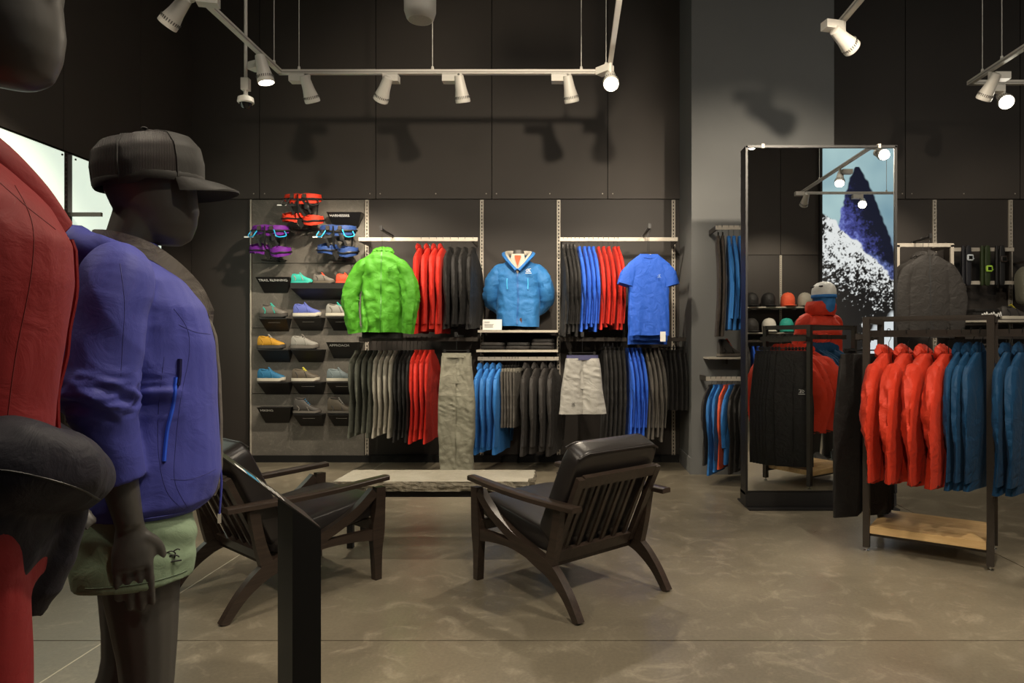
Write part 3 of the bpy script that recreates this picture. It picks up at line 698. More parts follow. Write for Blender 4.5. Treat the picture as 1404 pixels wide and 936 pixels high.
# hood rim and lapels: open V with pale lining and orange shirt below
P = spline([Vector((-0.01, -0.135, -0.12)), Vector((-0.10, -0.11, -0.02)), Vector((-0.135, -0.03, 0.035)), Vector((-0.11, 0.07, 0.06)), Vector((0, 0.11, 0.065)), Vector((0.11, 0.07, 0.06)), Vector((0.135, -0.03, 0.035)), Vector((0.10, -0.11, -0.02)), Vector((0.01, -0.135, -0.12))], 6)
MB().tube(P, (0.018, 0.038), 10, ref=(0, 0, 1), fn=lambda t_, th, p: 1 + 0.15 * nz3(p.x * 25, p.z * 25, th)).build('hood', C['sky'], jt)
P2 = [Vector((p.x * 0.82, p.y * 0.92, p.z + 0.012)) for p in P]
MB().tube(P2, (0.014, 0.030), 8, ref=(0, 0, 1)).build('hood_lining', plain('pale_lining', (0.45, 0.42, 0.36, 1), 0.7), jt)
MB().add([(-0.07, -0.115, 0.0), (0.07, -0.115, 0.0), (0.0, -0.134, -0.16), (-0.06, -0.07, 0.05), (0.06, -0.07, 0.05)], [(0, 1, 2), (3, 4, 1, 0)]).build('inner_lining', plain('pale_lining', (0, 0, 0, 1)), jt, False)
MB().add([(-0.032, -0.12, 0.015), (0.032, -0.12, 0.015), (0.0, -0.138, -0.09), (-0.03, -0.10, 0.03), (0.03, -0.10, 0.03)], [(0, 1, 2), (3, 4, 1, 0)]).build('orange_shirt_collar', C['coral'], jt, False)
seq = [f((0.17 + 0.80 * i / 24) ** 1.0, -math.pi / 2) for i in range(25)]
MB().loft([[p + Vector((-0.007, 0.0, 0)), p + Vector((-0.007, -0.007, 0)), p + Vector((0.007, -0.007, 0)), p + Vector((0.007, 0.0, 0))] for p in seq]).build('zipper', plain('blue_zip', (0.02, 0.11, 0.34, 1), 0.4), jt)
for s in (-1, 1):
    sq = [f(tt, -math.pi / 2 + s * R(25)) for tt in (0.30, 0.34, 0.38, 0.42, 0.46)]
    MB().tube([p + Vector((0, -0.004, 0)) for p in sq], 0.007, 6).build('pocket_zipper', plain('light_blue_tape', (0.06, 0.40, 0.75, 1), 0.4), jt)
mark(jt, FACE(Vector((0.105, -0.140, -0.13))), 0.05, print_w)
hm = [f(1.0, 2 * math.pi * j / ns) for j in range(ns)]; cc = sum(hm, Vector()) / ns
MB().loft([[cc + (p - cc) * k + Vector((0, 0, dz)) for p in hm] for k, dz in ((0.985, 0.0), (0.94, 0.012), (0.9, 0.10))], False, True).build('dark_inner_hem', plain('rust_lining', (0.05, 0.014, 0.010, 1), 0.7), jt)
# white card on that shelf
t = thing('sign_card', 'white product card standing beside the blue bust', 'sign', (X_(675, 6.62), 6.62, ZS1 + 0.0125))
MB().box((0, 0, 0.052), (0.185, 0.004, 0.102), Matrix.Rotation(R(-6), 3, 'X')).build('card', paper, t, False)
MB().box((0, 0.015, 0.005), (0.16, 0.04, 0.01)).build('card_foot', chrome, t, False)
for k, (wd, z) in enumerate(((0.05, 0.078), (0.09, 0.055), (0.08, 0.042), (0.085, 0.029))):
    MB().box((-0.075 + wd / 2, -0.0055 + (z - 0.052) * 0.105, z), (wd, 0.001, 0.006 if k else 0.009)).build('print_line', plain('grey_print', (0.45, 0.45, 0.43, 1), 0.6), t, False)
# folded garments on the lower shelf
for k, px in enumerate((676, 711, 744)):
    Yf = 6.76; loc = Vector((X_(px, Yf), Yf, ZS2 + 0.0155))
    t = thing('folded_garment', ['dark folded garment on the lower shelf, beside the beige upright', 'dark folded garment in the middle of the lower shelf', 'dark folded garment with a raised fold on the lower shelf'][k], 'folded clothes', loc, 0, 'folded clothes on the lower shelf')
    for q in range(3 if k == 2 else 2):
        MB().superbox((0.004 * q, 0, 0.018 + 0.033 * q), (0.235 - 0.01 * q, 0.28, 0.034), 0.3, 28, 10, fn=lambda p, q=q, k=k: p + Vector((0, 0, 0.006 * nz3(p.x * 12 + k, p.y * 9, q)))).build('folded_layer', C['coal' if (q + k) % 2 else 'black'], t)
# ------------------------------------------------------------------ shoes, shoe ledges, signs, harnesses
def shoe_mesh(boot):
    """low shoe / boot, toe at +x, heel at 0, length 0.27; returns upper, sole, midsole, tongue, laces"""
    st = [(0.000, 0.022, 0.070), (0.012, 0.031, 0.086), (0.045, 0.036, 0.088), (0.085, 0.036, 0.080), (0.12, 0.037, 0.082), (0.155, 0.040, 0.066), (0.19, 0.044, 0.050), (0.225, 0.043, 0.040), (0.252, 0.032, 0.032), (0.268, 0.012, 0.022)]
    if boot: st = [(x, w_, h + (0.055 if x < 0.1 else (0.03 if x < 0.14 else 0.012 if x < 0.18 else 0.004))) for x, w_, h in st]
    rings = []
    for x, w_, h in st:
        r = []
        for k in range(16):
            a = math.pi * 2 * k / 16
            y = w_ * sgnpow(math.cos(a), 0.7); zz = math.sin(a)
            z = 0.020 + (h - 0.0) * (0.5 + 0.5 * sgnpow(zz, 0.7))
            y *= 1 - 0.45 * max(0, (z - 0.03) / (h + 0.02)) ** 1.3
            r.append(Vector((x, y, z)))
        rings.append(r)
    # fine resample along x
    up = MB().loft(rings)
    op = MB().tube(spline([Vector((0.020, 0, 0.1 + (0.055 if boot else 0))), Vector((0.045, 0.019, 0.100 + (0.055 if boot else 0))), Vector((0.085, 0.017, 0.094 + (0.055 if boot else 0))), Vector((0.105, 0, 0.100 + (0.05 if boot else 0))), Vector((0.085, -0.017, 0.094 + (0.055 if boot else 0))), Vector((0.045, -0.019, 0.100 + (0.055 if boot else 0))), Vector((0.020, 0, 0.1 + (0.055 if boot else 0)))], 3), 0.007, 6)
    ss = [(-0.004, 0.022), (0.01, 0.034), (0.06, 0.039), (0.12, 0.040), (0.18, 0.047), (0.23, 0.046), (0.258, 0.034), (0.276, 0.012)]
    def slab(z0, z1, k, rise):
        return MB().loft([[Vector((x, w_ * k, z0 + (rise if x > 0.25 else 0))), Vector((x, w_ * k, z1 + rise * (x > 0.25))), Vector((x, -w_ * k, z1 + rise * (x > 0.25))), Vector((x, -w_ * k, z0 + rise * (x > 0.25)))] for x, w_ in ss])
    mid = slab(0.008, 0.030, 1.0, 0.008); sole = slab(0.0, 0.010, 0.98, 0.008)
    h0 = 0.03 if boot else 0
    tong = MB().tube(spline([Vector((0.175, 0, 0.066 + h0 * 0.3)), Vector((0.14, 0, 0.088 + h0 * 0.7)), Vector((0.105, 0, 0.118 + h0 * 1.5))], 3), [(0.006, 0.016)] * 7, 8, ref=(0, 0, 1))
    lace = MB()
    for k in range(5):
        x = 0.115 + 0.014 * k; z = 0.107 - 0.0105 * k + h0 * (1.4 - 0.25 * k)
        lace.tube([(x, 0.024, z - 0.012), (x + 0.004, 0.0, z), (x + 0.008, -0.024, z - 0.012)], 0.0036, 5)
        lace.tube([(x + 0.008, 0.024, z - 0.016), (x + 0.004, 0.0, z), (x, -0.024, z - 0.010)], 0.0028, 5)
    loops = MB().tube(spline([Vector((0.118, 0, 0.108 + h0 * 1.4)), Vector((0.10, 0.022, 0.113 + h0 * 1.4)), Vector((0.118, 0.030, 0.090 + h0)), Vector((0.122, 0, 0.106 + h0 * 1.4))], 3), 0.0025, 5)
    lace.add(loops.v, loops.f)
    ov = []
    for s in (-1, 1):
        ov.append(MB().tube(spline([Vector((0.13, s * 0.026, 0.083)), Vector((0.15, s * 0.036, 0.055)), Vector((0.165, s * 0.043, 0.032))], 3), (0.007, 0.003), 6))
        ov.append(MB().tube(spline([Vector((0.04, s * 0.030, 0.08)), Vector((0.065, s * 0.036, 0.055)), Vector((0.06, s * 0.038, 0.032))], 3), (0.007, 0.003), 6))
    return up, mid, sole, tong, lace, op, ov
SH = {False: shoe_mesh(False), True: shoe_mesh(True)}
SHC = {}
def shoe(loc, rz, colors, label, boot=False, group=None, sc=1.0):
    t = thing('hiking_boot' if boot else 'trail_shoe', label, 'boot' if boot else 'shoe', loc, rz, group); t.scale = (sc, sc, sc * (1.0 if boot else 1.22))
    for n, mb, c in zip(('upper', 'midsole', 'outsole', 'tongue', 'laces', 'collar_padding', 'side_overlay'), SH[boot], colors):
        k = (n, boot, c)
        if k not in SHC: SHC[k] = [q.mesh(n, SM[c]) for q in (mb if isinstance(mb, list) else [mb])]
        for me_ in SHC[k]: inst(n, me_, t)
    return t
SM = {k: plain('shoe_' + k, v + (1,), 0.6, nscale=300) for k, v in dict(teal=(0.03, 0.42, 0.34), grey=(0.15, 0.135, 0.115), dgrey=(0.06, 0.054, 0.048), lgrey=(0.30, 0.29, 0.26), coral=(0.75, 0.075, 0.03), blue=(0.10, 0.13, 0.42), yellow=(0.52, 0.27, 0.02), azure=(0.02, 0.15, 0.30), white=(0.62, 0.58, 0.48), black=(0.018, 0.017, 0.016), slate=(0.16, 0.20, 0.21), ygreen=(0.55, 0.5, 0.05), brown=(0.11, 0.09, 0.065)).items()}
YS = 6.994
def ledge(pxa, pxb, py, label, strip=True, depth=0.13):
    """small black metal ledge; the slanted black front is mostly shadow put into the shape"""
    Yf = YS - 0.005; a, b = at(pxa, py, Yf - depth), at(pxb, py, Yf - depth); cx = (a.x + b.x) / 2; hw = (b.x - a.x) / 2
    t = thing('shoe_ledge', label, 'shelf', (cx, Yf, a.z), 0, 'black shoe ledges')
    MB().box((0, -depth / 2, -0.004), (2 * hw, depth, 0.008)).build('top_plate', black_m, t, False)
    MB().add([(-hw, -depth, -0.008), (hw, -depth, -0.008), (hw * 0.8, -0.004, -0.13), (-hw * 0.8, -0.004, -0.13), (-hw, -0.002, -0.008), (hw, -0.002, -0.008)], [(0, 1, 2, 3), (4, 0, 3), (1, 5, 2)]).build('front_and_shade', black_m, t, False)  # black wedge stands mostly for the shadow below shoe and ledge
    if strip: MB().box((0.0, -depth * 0.72, -0.042), (hw * 0.85, 0.002, 0.009), Matrix.Rotation(R(-45), 3, 'X')).build('price_strip', plain('dim_strip', (0.30, 0.28, 0.25, 1), 0.5), t, False)
    return t
def place_shoe(px0, py, colors, label, boot=False, sc=1.0, Yo=0.075, rz=0):
    Yq = YS - Yo; return shoe(at(px0, py, Yq) + Vector((0, 0, 0.006 if boot else 0.003)), R(rz), colors, label, boot, None, sc)
# long ledge with three shoes
t = thing('shoe_shelf', 'long black metal shoe shelf under the navy harness', 'shelf', (X_(444, 6.82), 6.97, Z_(388.5, 6.82)))
MB().box((0, -0.08, -0.006), (0.66, 0.16, 0.012)).build('top_plate', black_m, t, False)
MB().add([(-0.33, -0.16, -0.012), (0.33, -0.16, -0.012), (0.33, -0.16, -0.05), (-0.33, -0.16, -0.05), (-0.27, -0.004, -0.15), (0.27, -0.004, -0.15)], [(0, 1, 2, 3), (3, 2, 5, 4)]).build('front_and_shade', black_m, t, False)
zt = Z_(388.5, 6.82) + 0.001
def on_shelf(px, Yq, z, colors, label, boot=False, rz=0, sc=1.0): return shoe((X_(px, Yq), Yq, z), R(rz), colors, label, boot, None, sc)
on_shelf(400, 6.86, zt, ('teal', 'teal', 'black', 'teal', 'lgrey', 'teal', 'lgrey'), 'teal trail running shoe on the long black shelf', sc=0.77, rz=0)
on_shelf(430, 6.86, zt, ('grey', 'brown', 'black', 'coral', 'coral', 'dgrey', 'dgrey'), 'grey shoe with coral laces on the long black shelf', sc=0.77)
on_shelf(461.5, 6.86, zt, ('coral', 'coral', 'black', 'coral', 'coral', 'coral', 'coral'), 'coral red running shoe on the long black shelf', sc=0.77)
LG = 'black ledge under the '
for (pa, pb, py, sx, cols, lab, boot) in (
    (355, 393, 436, 357, ('grey', 'dgrey', 'black', 'teal', 'teal', 'dgrey', 'teal'), 'grey trail shoe with green laces below the trail running sign', False),
    (402, 440, 435, 403, ('blue', 'white', 'lgrey', 'blue', 'blue', 'blue', 'blue'), 'violet blue trail shoe with white sole', False),
    (448, 484, 435, 448, ('lgrey', 'white', 'grey', 'teal', 'teal', 'grey', 'grey'), 'light grey trail shoe with white sole and green laces', False),
    (353, 395, 479, 354, ('yellow', 'dgrey', 'black', 'lgrey', 'black', 'yellow', 'yellow'), 'mustard yellow approach shoe with dark sole', False),
    (399, 441, 479, 400, ('lgrey', 'grey', 'dgrey', 'grey', 'black', 'lgrey', 'lgrey'), 'pale grey approach shoe beside the mustard one', False),
    (353, 395, 524, 354, ('azure', 'white', 'grey', 'azure', 'azure', 'azure', 'azure'), 'petrol blue approach shoe with white sole', False),
    (400, 441, 524, 401, ('brown', 'white', 'grey', 'ygreen', 'ygreen', 'brown', 'dgrey'), 'brown grey approach shoe with yellow laces', False),
    (448, 486, 524, 449, ('slate', 'white', 'grey', 'slate', 'slate', 'slate', 'slate'), 'slate grey approach shoe with white sole', False),
    (402, 441, 568, 403, ('dgrey', 'grey', 'black', 'dgrey', 'azure', 'dgrey', 'grey'), 'dark grey hiking boot with blue laces', True),
    (449, 484, 568, 450, ('brown', 'grey', 'black', 'lgrey', 'lgrey', 'dgrey', 'dgrey'), 'brown grey hiking boot beside the grey green shirts', True)):
    ledge(pa, pb, py, LG + lab, sx not in (354, 400))
    place_shoe(sx, py - 0.6, cols, lab, boot, 1.0)
def flap_sign(pxa, pxb, py0, py1, body, label, tilt_up=True):
    Yf = 6.86; a = at(pxa, py0, Yf); b = at(pxb, py0, Yf); z1 = Z_(py1, 6.95)
    t = thing('flap_sign', label, 'sign', (a.x, 0, 0)); W_ = b.x - a.x
    MB().add([(0, Yf, a.z), (W_, Yf, a.z), (W_ * 0.80, 6.985, z1), (W_ * 0.10, 6.985, z1), (0, 6.985, a.z), (W_, 6.985, a.z)], [(0, 1, 2, 3), (0, 4, 5, 1), (4, 0, 3), (1, 5, 2)]).build('sign_plate', black_m, t, False)
    ang = math.atan2(6.985 - Yf, a.z - z1)
    M = Matrix.Translation((W_ * 0.07, Yf + 0.035 - 0.004, a.z - 0.042 - 0.0)) @ Matrix.Rotation(R(90) + ang, 4, 'X')
    text_mesh('lettering', body, 0.0385, print_w, t, M, 0.0005)
flap_sign(447.5, 495, 290.5, 312, 'HARNESSES', 'black angled sign reading HARNESSES')
flap_sign(350, 396.5, 379.5, 401, 'TRAIL RUNNING', 'black angled sign reading TRAIL RUNNING')
flap_sign(447, 494, 469, 491, 'APPROACH', 'black angled sign reading APPROACH')
flap_sign(352, 398.5, 558.5, 580, 'HIKING', 'black angled sign reading HIKING')

def harness(cx, cy, c, c2, label):
    Yh = 6.80; o = at(cx, cy, Yh)
    t = thing('climbing_harness', label, 'harness', o)
    m = fabric('harness_' + c, {'red': (0.62, 0.035, 0.010), 'purple': (0.14, 0.012, 0.25), 'navy': (0.02, 0.055, 0.20)}[c])
    m2 = plain('harness_trim_' + c2, {'black': (0.02, 0.02, 0.02, 1), 'cyan': (0.02, 0.40, 0.75, 1)}[c2], 0.5)
    def band(cx_, cz, rx, ry, hgt, th, tilt, name, mat, par=t):
        rings = []; ph = cx_ * 40 + cz * 17
        for k in range(41):
            a = 2 * math.pi * k / 40
            e = Vector((cx_ + rx * math.cos(a), ry * math.sin(a), cz + tilt * math.sin(a) + 0.012 * nz3(math.cos(a) * 1.5 + ph, math.sin(a) * 1.5, 3)))
            n_ = Vector((math.cos(a), math.sin(a), 0)); h = hgt * (0.80 + 0.20 * math.cos(a * 2 + ph) + 0.15 * nz3(math.cos(a) * 2, math.sin(a) * 2, ph))
            rings.append([e + n_ * th * 0.5 + Vector((0, 0, h)), e + n_ * th, e + n_ * th * 0.5 - Vector((0, 0, h)), e - n_ * th * 0.5 - Vector((0, 0, h)), e - n_ * th * 0.2, e - n_ * th * 0.5 + Vector((0, 0, h))])
        return MB().loft(rings, False, False).build(name, mat, par)
    band(0.0, 0.115, 0.170, 0.105, 0.050, 0.014, 0.022, 'waist_belt', m)
    band(0.0, 0.108, 0.186, 0.121, 0.011, 0.010, 0.022, 'belt_webbing', zipd)
    for s in (-1, 1):
        band(s * 0.098, -0.085 - 0.012 * s, 0.094, 0.085, 0.048, 0.012, 0.02, 'leg_loop', m)
        band(s * 0.098, -0.092 - 0.012 * s, 0.107, 0.098, 0.009, 0.008, 0.02, 'leg_webbing', zipd)
        MB().tube(spline([Vector((s * 0.16, -0.06, 0.10)), Vector((s * 0.185, -0.08, 0.045)), Vector((s * 0.12, -0.13, 0.03)), Vector((s * 0.08, -0.11, 0.10))], 4), 0.006, 6).build('gear_loop', m2, t)
        MB().bar((s * 0.13, 0.05, 0.09), (s * 0.12, 0.05, -0.06), 0.016, 0.004).build('rear_strap', zipd, t, False)
        MB().box((s * 0.06, -0.125, 0.115), (0.035, 0.012, 0.04)).build('buckle', steel_d, t, False)
    MB().tube(spline([Vector((-0.005, -0.125, 0.13)), Vector((0.012, -0.15, 0.03)), Vector((0.0, -0.12, -0.07)), Vector((-0.015, -0.11, 0.03)), Vector((-0.005, -0.125, 0.13))], 4), (0.005, 0.014), 8).build('belay_loop', zipd, t)
    for k, (xa, xb, za, zb) in enumerate(((-0.12, -0.05, 0.09, -0.06), (0.03, 0.12, 0.10, -0.05), (-0.03, 0.06, 0.06, -0.08), (-0.10, 0.02, 0.02, 0.045))):
        MB().bar((xa, -0.115, za), (xb, -0.105, zb), 0.022, 0.005, Vector((0, 1, 0))).build('webbing_strap', zipd, t, False)
    MB().superbox((0.075, -0.10, 0.02), (0.05, 0.03, 0.07), 0.5, 14, 8).build('tie_in_pad', zipd, t)
    MB().prism([(-0.05, -0.10), (0.07, -0.10), (0.01, -0.20)], 1, -0.07, -0.06).build('dark_backing', blackm2, t, False)
    MB().box((-0.17, -0.10, 0.03), (0.09, 0.004, 0.012)).build('hang_tag', paper, t, False)
    pt = MB().box((o.x, 6.9848, o.z - 0.065), (0.03, 0.008, 0.24)).bar((o.x, 6.982, o.z + 0.022), (o.x, o.y + 0.03, o.z + 0.022), 0.016, 0.016).bar((o.x, o.y + 0.03, o.z + 0.016), (o.x, o.y + 0.03, o.z + 0.12), 0.05, 0.010, Vector((0, 1, 0)))
    pt.tube([(o.x + 0.12 * math.cos(a), 6.880 - 0.10 * math.sin(a), o.z - 0.175) for a in [2 * math.pi * k / 20 for k in range(21)]], 0.004, 6).bar((o.x, 6.982, o.z - 0.175), (o.x, 6.995 - 0.10, o.z - 0.175), 0.01, 0.01)
    tag(pt.build('harness_peg', black_m, None), 'black peg with wire hoop carrying the ' + label, 'display peg')
harness(415.5, 288, 'red', 'black', 'red climbing harness hung on the cement board')
harness(371, 331, 'purple', 'cyan', 'purple climbing harness hung on the cement board')
harness(463.5, 331, 'navy', 'cyan', 'navy blue climbing harness hung on the cement board')
# ------------------------------------------------------------------ track lighting
ZT = 3.40
def track(label, runs, cables):
    t = thing('lighting_track', label, 'track light rail', (0, 0, 0))
    for a, b in runs:
        MB().bar((a[0], a[1], ZT), (b[0], b[1], ZT), 0.036, 0.034).build('track_rail', white_m, t, False)
        d = (Vector((b[0], b[1], 0)) - Vector((a[0], a[1], 0))).normalized(); n = Vector((-d.y, d.x, 0)) * 0.018
        for s in (-1, 1):
            MB().bar(Vector((a[0], a[1], ZT - 0.004)) + n * s, Vector((b[0], b[1], ZT - 0.004)) + n * s, 0.003, 0.008).build('conductor_groove', plain('groove_grey', (0.30, 0.28, 0.25, 1), 0.5), t, False)
    for x, y in cables:
        MB().tube([(x, y, ZT + 0.03), (x, y, ZC)], 0.0035, 6).build('suspension_cable', white_m, t)
        MB().lathe([(0.0, 0), (0.014, 0), (0.010, 0.03), (0.0, 0.03)], 8, Matrix.Translation((x, y, ZT + 0.015))).build('cable_grip', white_m, t)
XA, XB, YT = -2.335, 0.31, 5.50
track('white ceiling track above the seating, three sided', [((XA, 0.2), (XA, YT)), ((XA - 0.018, YT), (XB + 0.018, YT)), ((XB, YT), (XB, 0.2))], [(XA, 5.38), (X_(410, YT), YT), (X_(593, YT), YT), (X_(797, YT), YT), (X_(831, 5.42), 5.42), (XA, 2.4), (XB, 2.4)])
track('short white ceiling track in front of the mirror', [((1.84, 1.0), (1.84, 4.72))], [(1.84, 2.0), (1.84, 3.4)])
XD = 3.35
track('white ceiling track above the jacket rack', [((XD, 0.15), (XD, 5.72)), ((XD - 0.018, 5.72), (6.4, 5.72)), ((XD - 0.018, 0.15), (6.4, 0.15))], [(XD, 5.55), (XD, 5.30), (XD, 0.9), (4.6, 5.72), (4.6, 0.15)])
# spot head: axis -z is the beam
can = MB().lathe([(0.0, 0.105), (0.030, 0.105), (0.036, 0.10), (0.046, 0.0), (0.060, -0.075), (0.061, -0.10), (0.056, -0.105), (0.052, -0.08), (0.0, -0.07)], 28).mesh('lamp_can', white_m)
lens_on = emit('lamp_lens', (1.0, 0.93, 0.78, 1), 22.0)
lens = MB().lathe([(0.0, -0.090), (0.053, -0.090), (0.053, -0.086), (0.0, -0.086)], 24).mesh('lens', lens_on)
slots = MB()
for k in range(26):
    a = 2 * math.pi * k / 26; r0 = 0.0588
    slots.box((r0 * math.cos(a), r0 * math.sin(a), -0.068), (0.004, 0.005, 0.030), Matrix.Rotation(a, 3, 'Z') @ Matrix.Rotation(R(10), 3, 'Y'))
slots = slots.mesh('vent_slots', plain('slot_shadow_grey', (0.10, 0.095, 0.085, 1), 0.6))
drv = MB().box((0, 0, 0), (0.125, 0.075, 0.055)).mesh('driver_box', white_m, False)
def spot(x, y, aim, watts, deg, label, box=(-0.12, 0.0), blend=0.55, group=None, real=True, off=(0.0, 0.0)):
    t = thing('track_spotlight', label, 'spotlight', (x, y, ZT), 0, group)
    piv = Vector((off[0], off[1], -0.135)); d = (Vector(aim) - (Vector((x, y, ZT)) + piv)).normalized()
    q = d.to_track_quat('-Z', 'Y')
    MB().tube([(0, 0, -0.0178), (0, 0, -0.06), tuple(piv + Vector((0, 0, 0.04)))], 0.016, 10).build('stem', white_m, t)
    b_ = inst('driver_box', drv, t, (box[0] * 0.7, box[1] * 0.7, -0.055)); b_.rotation_euler = (0, 0, math.atan2(box[1], box[0]))
    c_ = inst('lamp_can', can, t, piv); c_.rotation_mode = 'QUATERNION'; c_.rotation_quaternion = q
    for n, me in (('lens', lens), ('vent_slots', slots)):
        o = inst(n, me, c_)
        if n == 'vent_slots': o['kind'] = 'stuff'
    if watts:
        l = bpy.data.lights.new('spot_beam', 'SPOT'); l.energy = watts * SPOT_W; l.color = WARM; l.spot_size = R(deg); l.spot_blend = blend; l.shadow_soft_size = 0.045
        lo = bpy.data.objects.new('spot_beam', l); col.objects.link(lo); lo.parent = t
        lo.location = piv + d * 0.125; lo.rotation_mode = 'QUATERNION'; lo.rotation_quaternion = q
    return t
WL = 'white track spotlight '
# seen heads
spot(XA, 4.22, (-3.9, 4.5, 1.6), 90, 70, WL + 'aimed at the light panels, above the capped mannequin', (0.12, 0.03), off=(-0.10, 0))
spot(XA, 5.20, (-1.7, 5.25, 0.5), 170, 70, WL + 'at the track corner beside the camera pole', (-0.10, 0.05), off=(0.04, -0.1))
spot(X_(423, YT), YT, (-1.75, 6.6, 1.3), 120, 85, WL + 'straight down over the harnesses', (-0.12, 0))
spot(X_(527, YT), YT, (-2.75, 6.95, 1.25), 230, 66, WL + 'tilted towards the shoe wall', (0.08, 0.0))
spot(X_(632, YT), YT, (-0.6, 6.5, 0.9), 130, 85, WL + 'over the black jackets of the upper rail', (-0.12, 0))
spot(X_(781, YT), YT, (0.45, 6.5, 1.0), 130, 85, WL + 'over the red jackets beside the blue t-shirt', (-0.12, 0))
spot(XB, 5.28, (0.35, 2.2, 0.2), 150, 65, WL + 'at the track corner aimed at the shop front', (-0.06, 0.06))
spot(XB, 3.72, (1.0, 6.6, 1.2), 60, 60, WL + 'on the run towards the column', (-0.12, 0), off=(0.10, 0))
spot(1.84, 4.60, (3.5, 5.6, 2.4), 90, 60, WL + 'on the short track in front of the mirror', (-0.12, -0.03))
spot(XD, 5.45, (2.9, 6.9, 1.3), 90, 75, WL + 'above the charcoal display jacket', (0.12, 0))
spot(XD + 0.28, 5.72, (2.4, 2.0, 0.6), 90, 60, WL + 'aimed back over the jacket rack', (-0.10, 0.0))
# heads on the nearer runs (off the top of the frame; some show in the mirror)
spot(XB, 3.22, (-0.6, 7.0, 2.75), 210, 72, WL + 'aimed at the rails of the back wall', (-0.12, 0), 0.6)
spot(XA, 3.10, (-1.5, 6.9, 1.5), 50, 60, WL + 'aimed at the upper rail from the mannequin side', (0.12, 0), 0.7)
spot(XB, 2.30, (0.7, 6.8, 1.4), 50, 52, WL + 'aimed at the t-shirt end of the back wall', (-0.12, 0), 0.7)
spot(XA, 2.55, (-2.8, 7.0, 1.5), 70, 50, WL + 'aimed at the shoe wall', (0.12, 0), 0.7)
spot(XB, 1.85, (-0.95, 1.75, 1.1), 150, 60, WL + 'aimed at the capped mannequin', (-0.12, 0), 0.7)
spot(XB, 0.75, (0.2, 3.4, 0.0), 180, 85, WL + 'aimed at the floor by the chairs', (-0.12, 0), 0.8)
spot(XA, 1.2, (-1.0, 3.3, 0.2), 150, 75, WL + 'aimed at the chair by the sign stand', (0.12, 0), 0.8)
spot(1.84, 3.1, (1.6, 6.3, 1.9), 330, 64, WL + 'aimed at the column', (-0.12, 0), 0.7)
spot(1.84, 1.6, (2.0, 3.8, 0.9), 75, 60, WL + 'aimed at the orange red jackets of the rack', (-0.12, 0), 0.7)
spot(1.84, 2.3, (1.2, 2.4, 0.0), 160, 95, WL + 'aimed at the open floor', (0.12, 0), 0.8)
spot(XD, 2.7, (3.3, 7.0, 1.6), 80, 58, WL + 'aimed at the watch rack wall', (-0.12, 0), 0.7)
spot(XD, 0.35, (3.3, -1.35, 1.6), 120, 85, WL + 'aimed at the caps on the front wall', (-0.12, 0), 0.7)
spot(XD, 1.6, (2.5, 3.3, 1.0), 110, 60, WL + 'aimed at the helmeted mannequin', (0.12, 0), 0.7)
spot(XD + 0.9, 0.15, (2.4, 4.2, 0.8), 140, 60, WL + 'beside the mountain picture', (-0.12, 0), 0.7)
spot(XD + 1.75, 0.15, (4.6, 3.0, 0.0), 120, 70, WL + 'far along the shop front track', (0.12, 0), 0.7)
# dome camera on a pole
Yq = 5.15
t = thing('security_camera', 'white dome security camera hanging on a pole', 'camera', at(337, 144, Yq))
z0 = at(337, 144, Yq).z
MB().tube([(0, 0, 0.15), (0, 0, ZC - z0)], 0.012, 12).build('pole', white_m, t)
MB().box((0, 0, 0.155), (0.055, 0.05, 0.09)).build('junction_box', white_m, t, False)
MB().lathe([(0.0, 0.12), (0.014, 0.12), (0.016, 0.075), (0.055, 0.055), (0.060, 0.02), (0.052, 0.012), (0.0, 0.012)], 24).build('housing', white_m, t)
MB().lathe([(0.0, -0.028), (0.02, -0.026), (0.036, -0.012), (0.045, 0.012), (0.0, 0.012)], 20).build('dome', plain('dark_dome', (0.01, 0.01, 0.01, 1), 0.08), t)
# pendant speaker
Yq = 4.0
t = thing('pendant_speaker', 'white cylindrical pendant speaker above the seating', 'speaker', at(576, 28, Yq))
z0 = at(576, 28, Yq).z
MB().lathe([(0, 0.004), (0.070, 0.0), (0.080, 0.012), (0.092, 0.05), (0.094, 0.24), (0.085, 0.27), (0.0, 0.27)], 32).build('cabinet', white_m, t)
MB().lathe([(0, -0.003), (0.066, 0.0), (0.066, 0.004), (0, 0.004)], 28).build('grille', plain('grille_white', (0.45, 0.43, 0.39, 1), 0.7, nscale=400, nvar=0.4), t)
MB().tube([(0, 0, 0.26), (0, 0, ZC - z0)], 0.004, 6).build('suspension_cable', white_m, t)

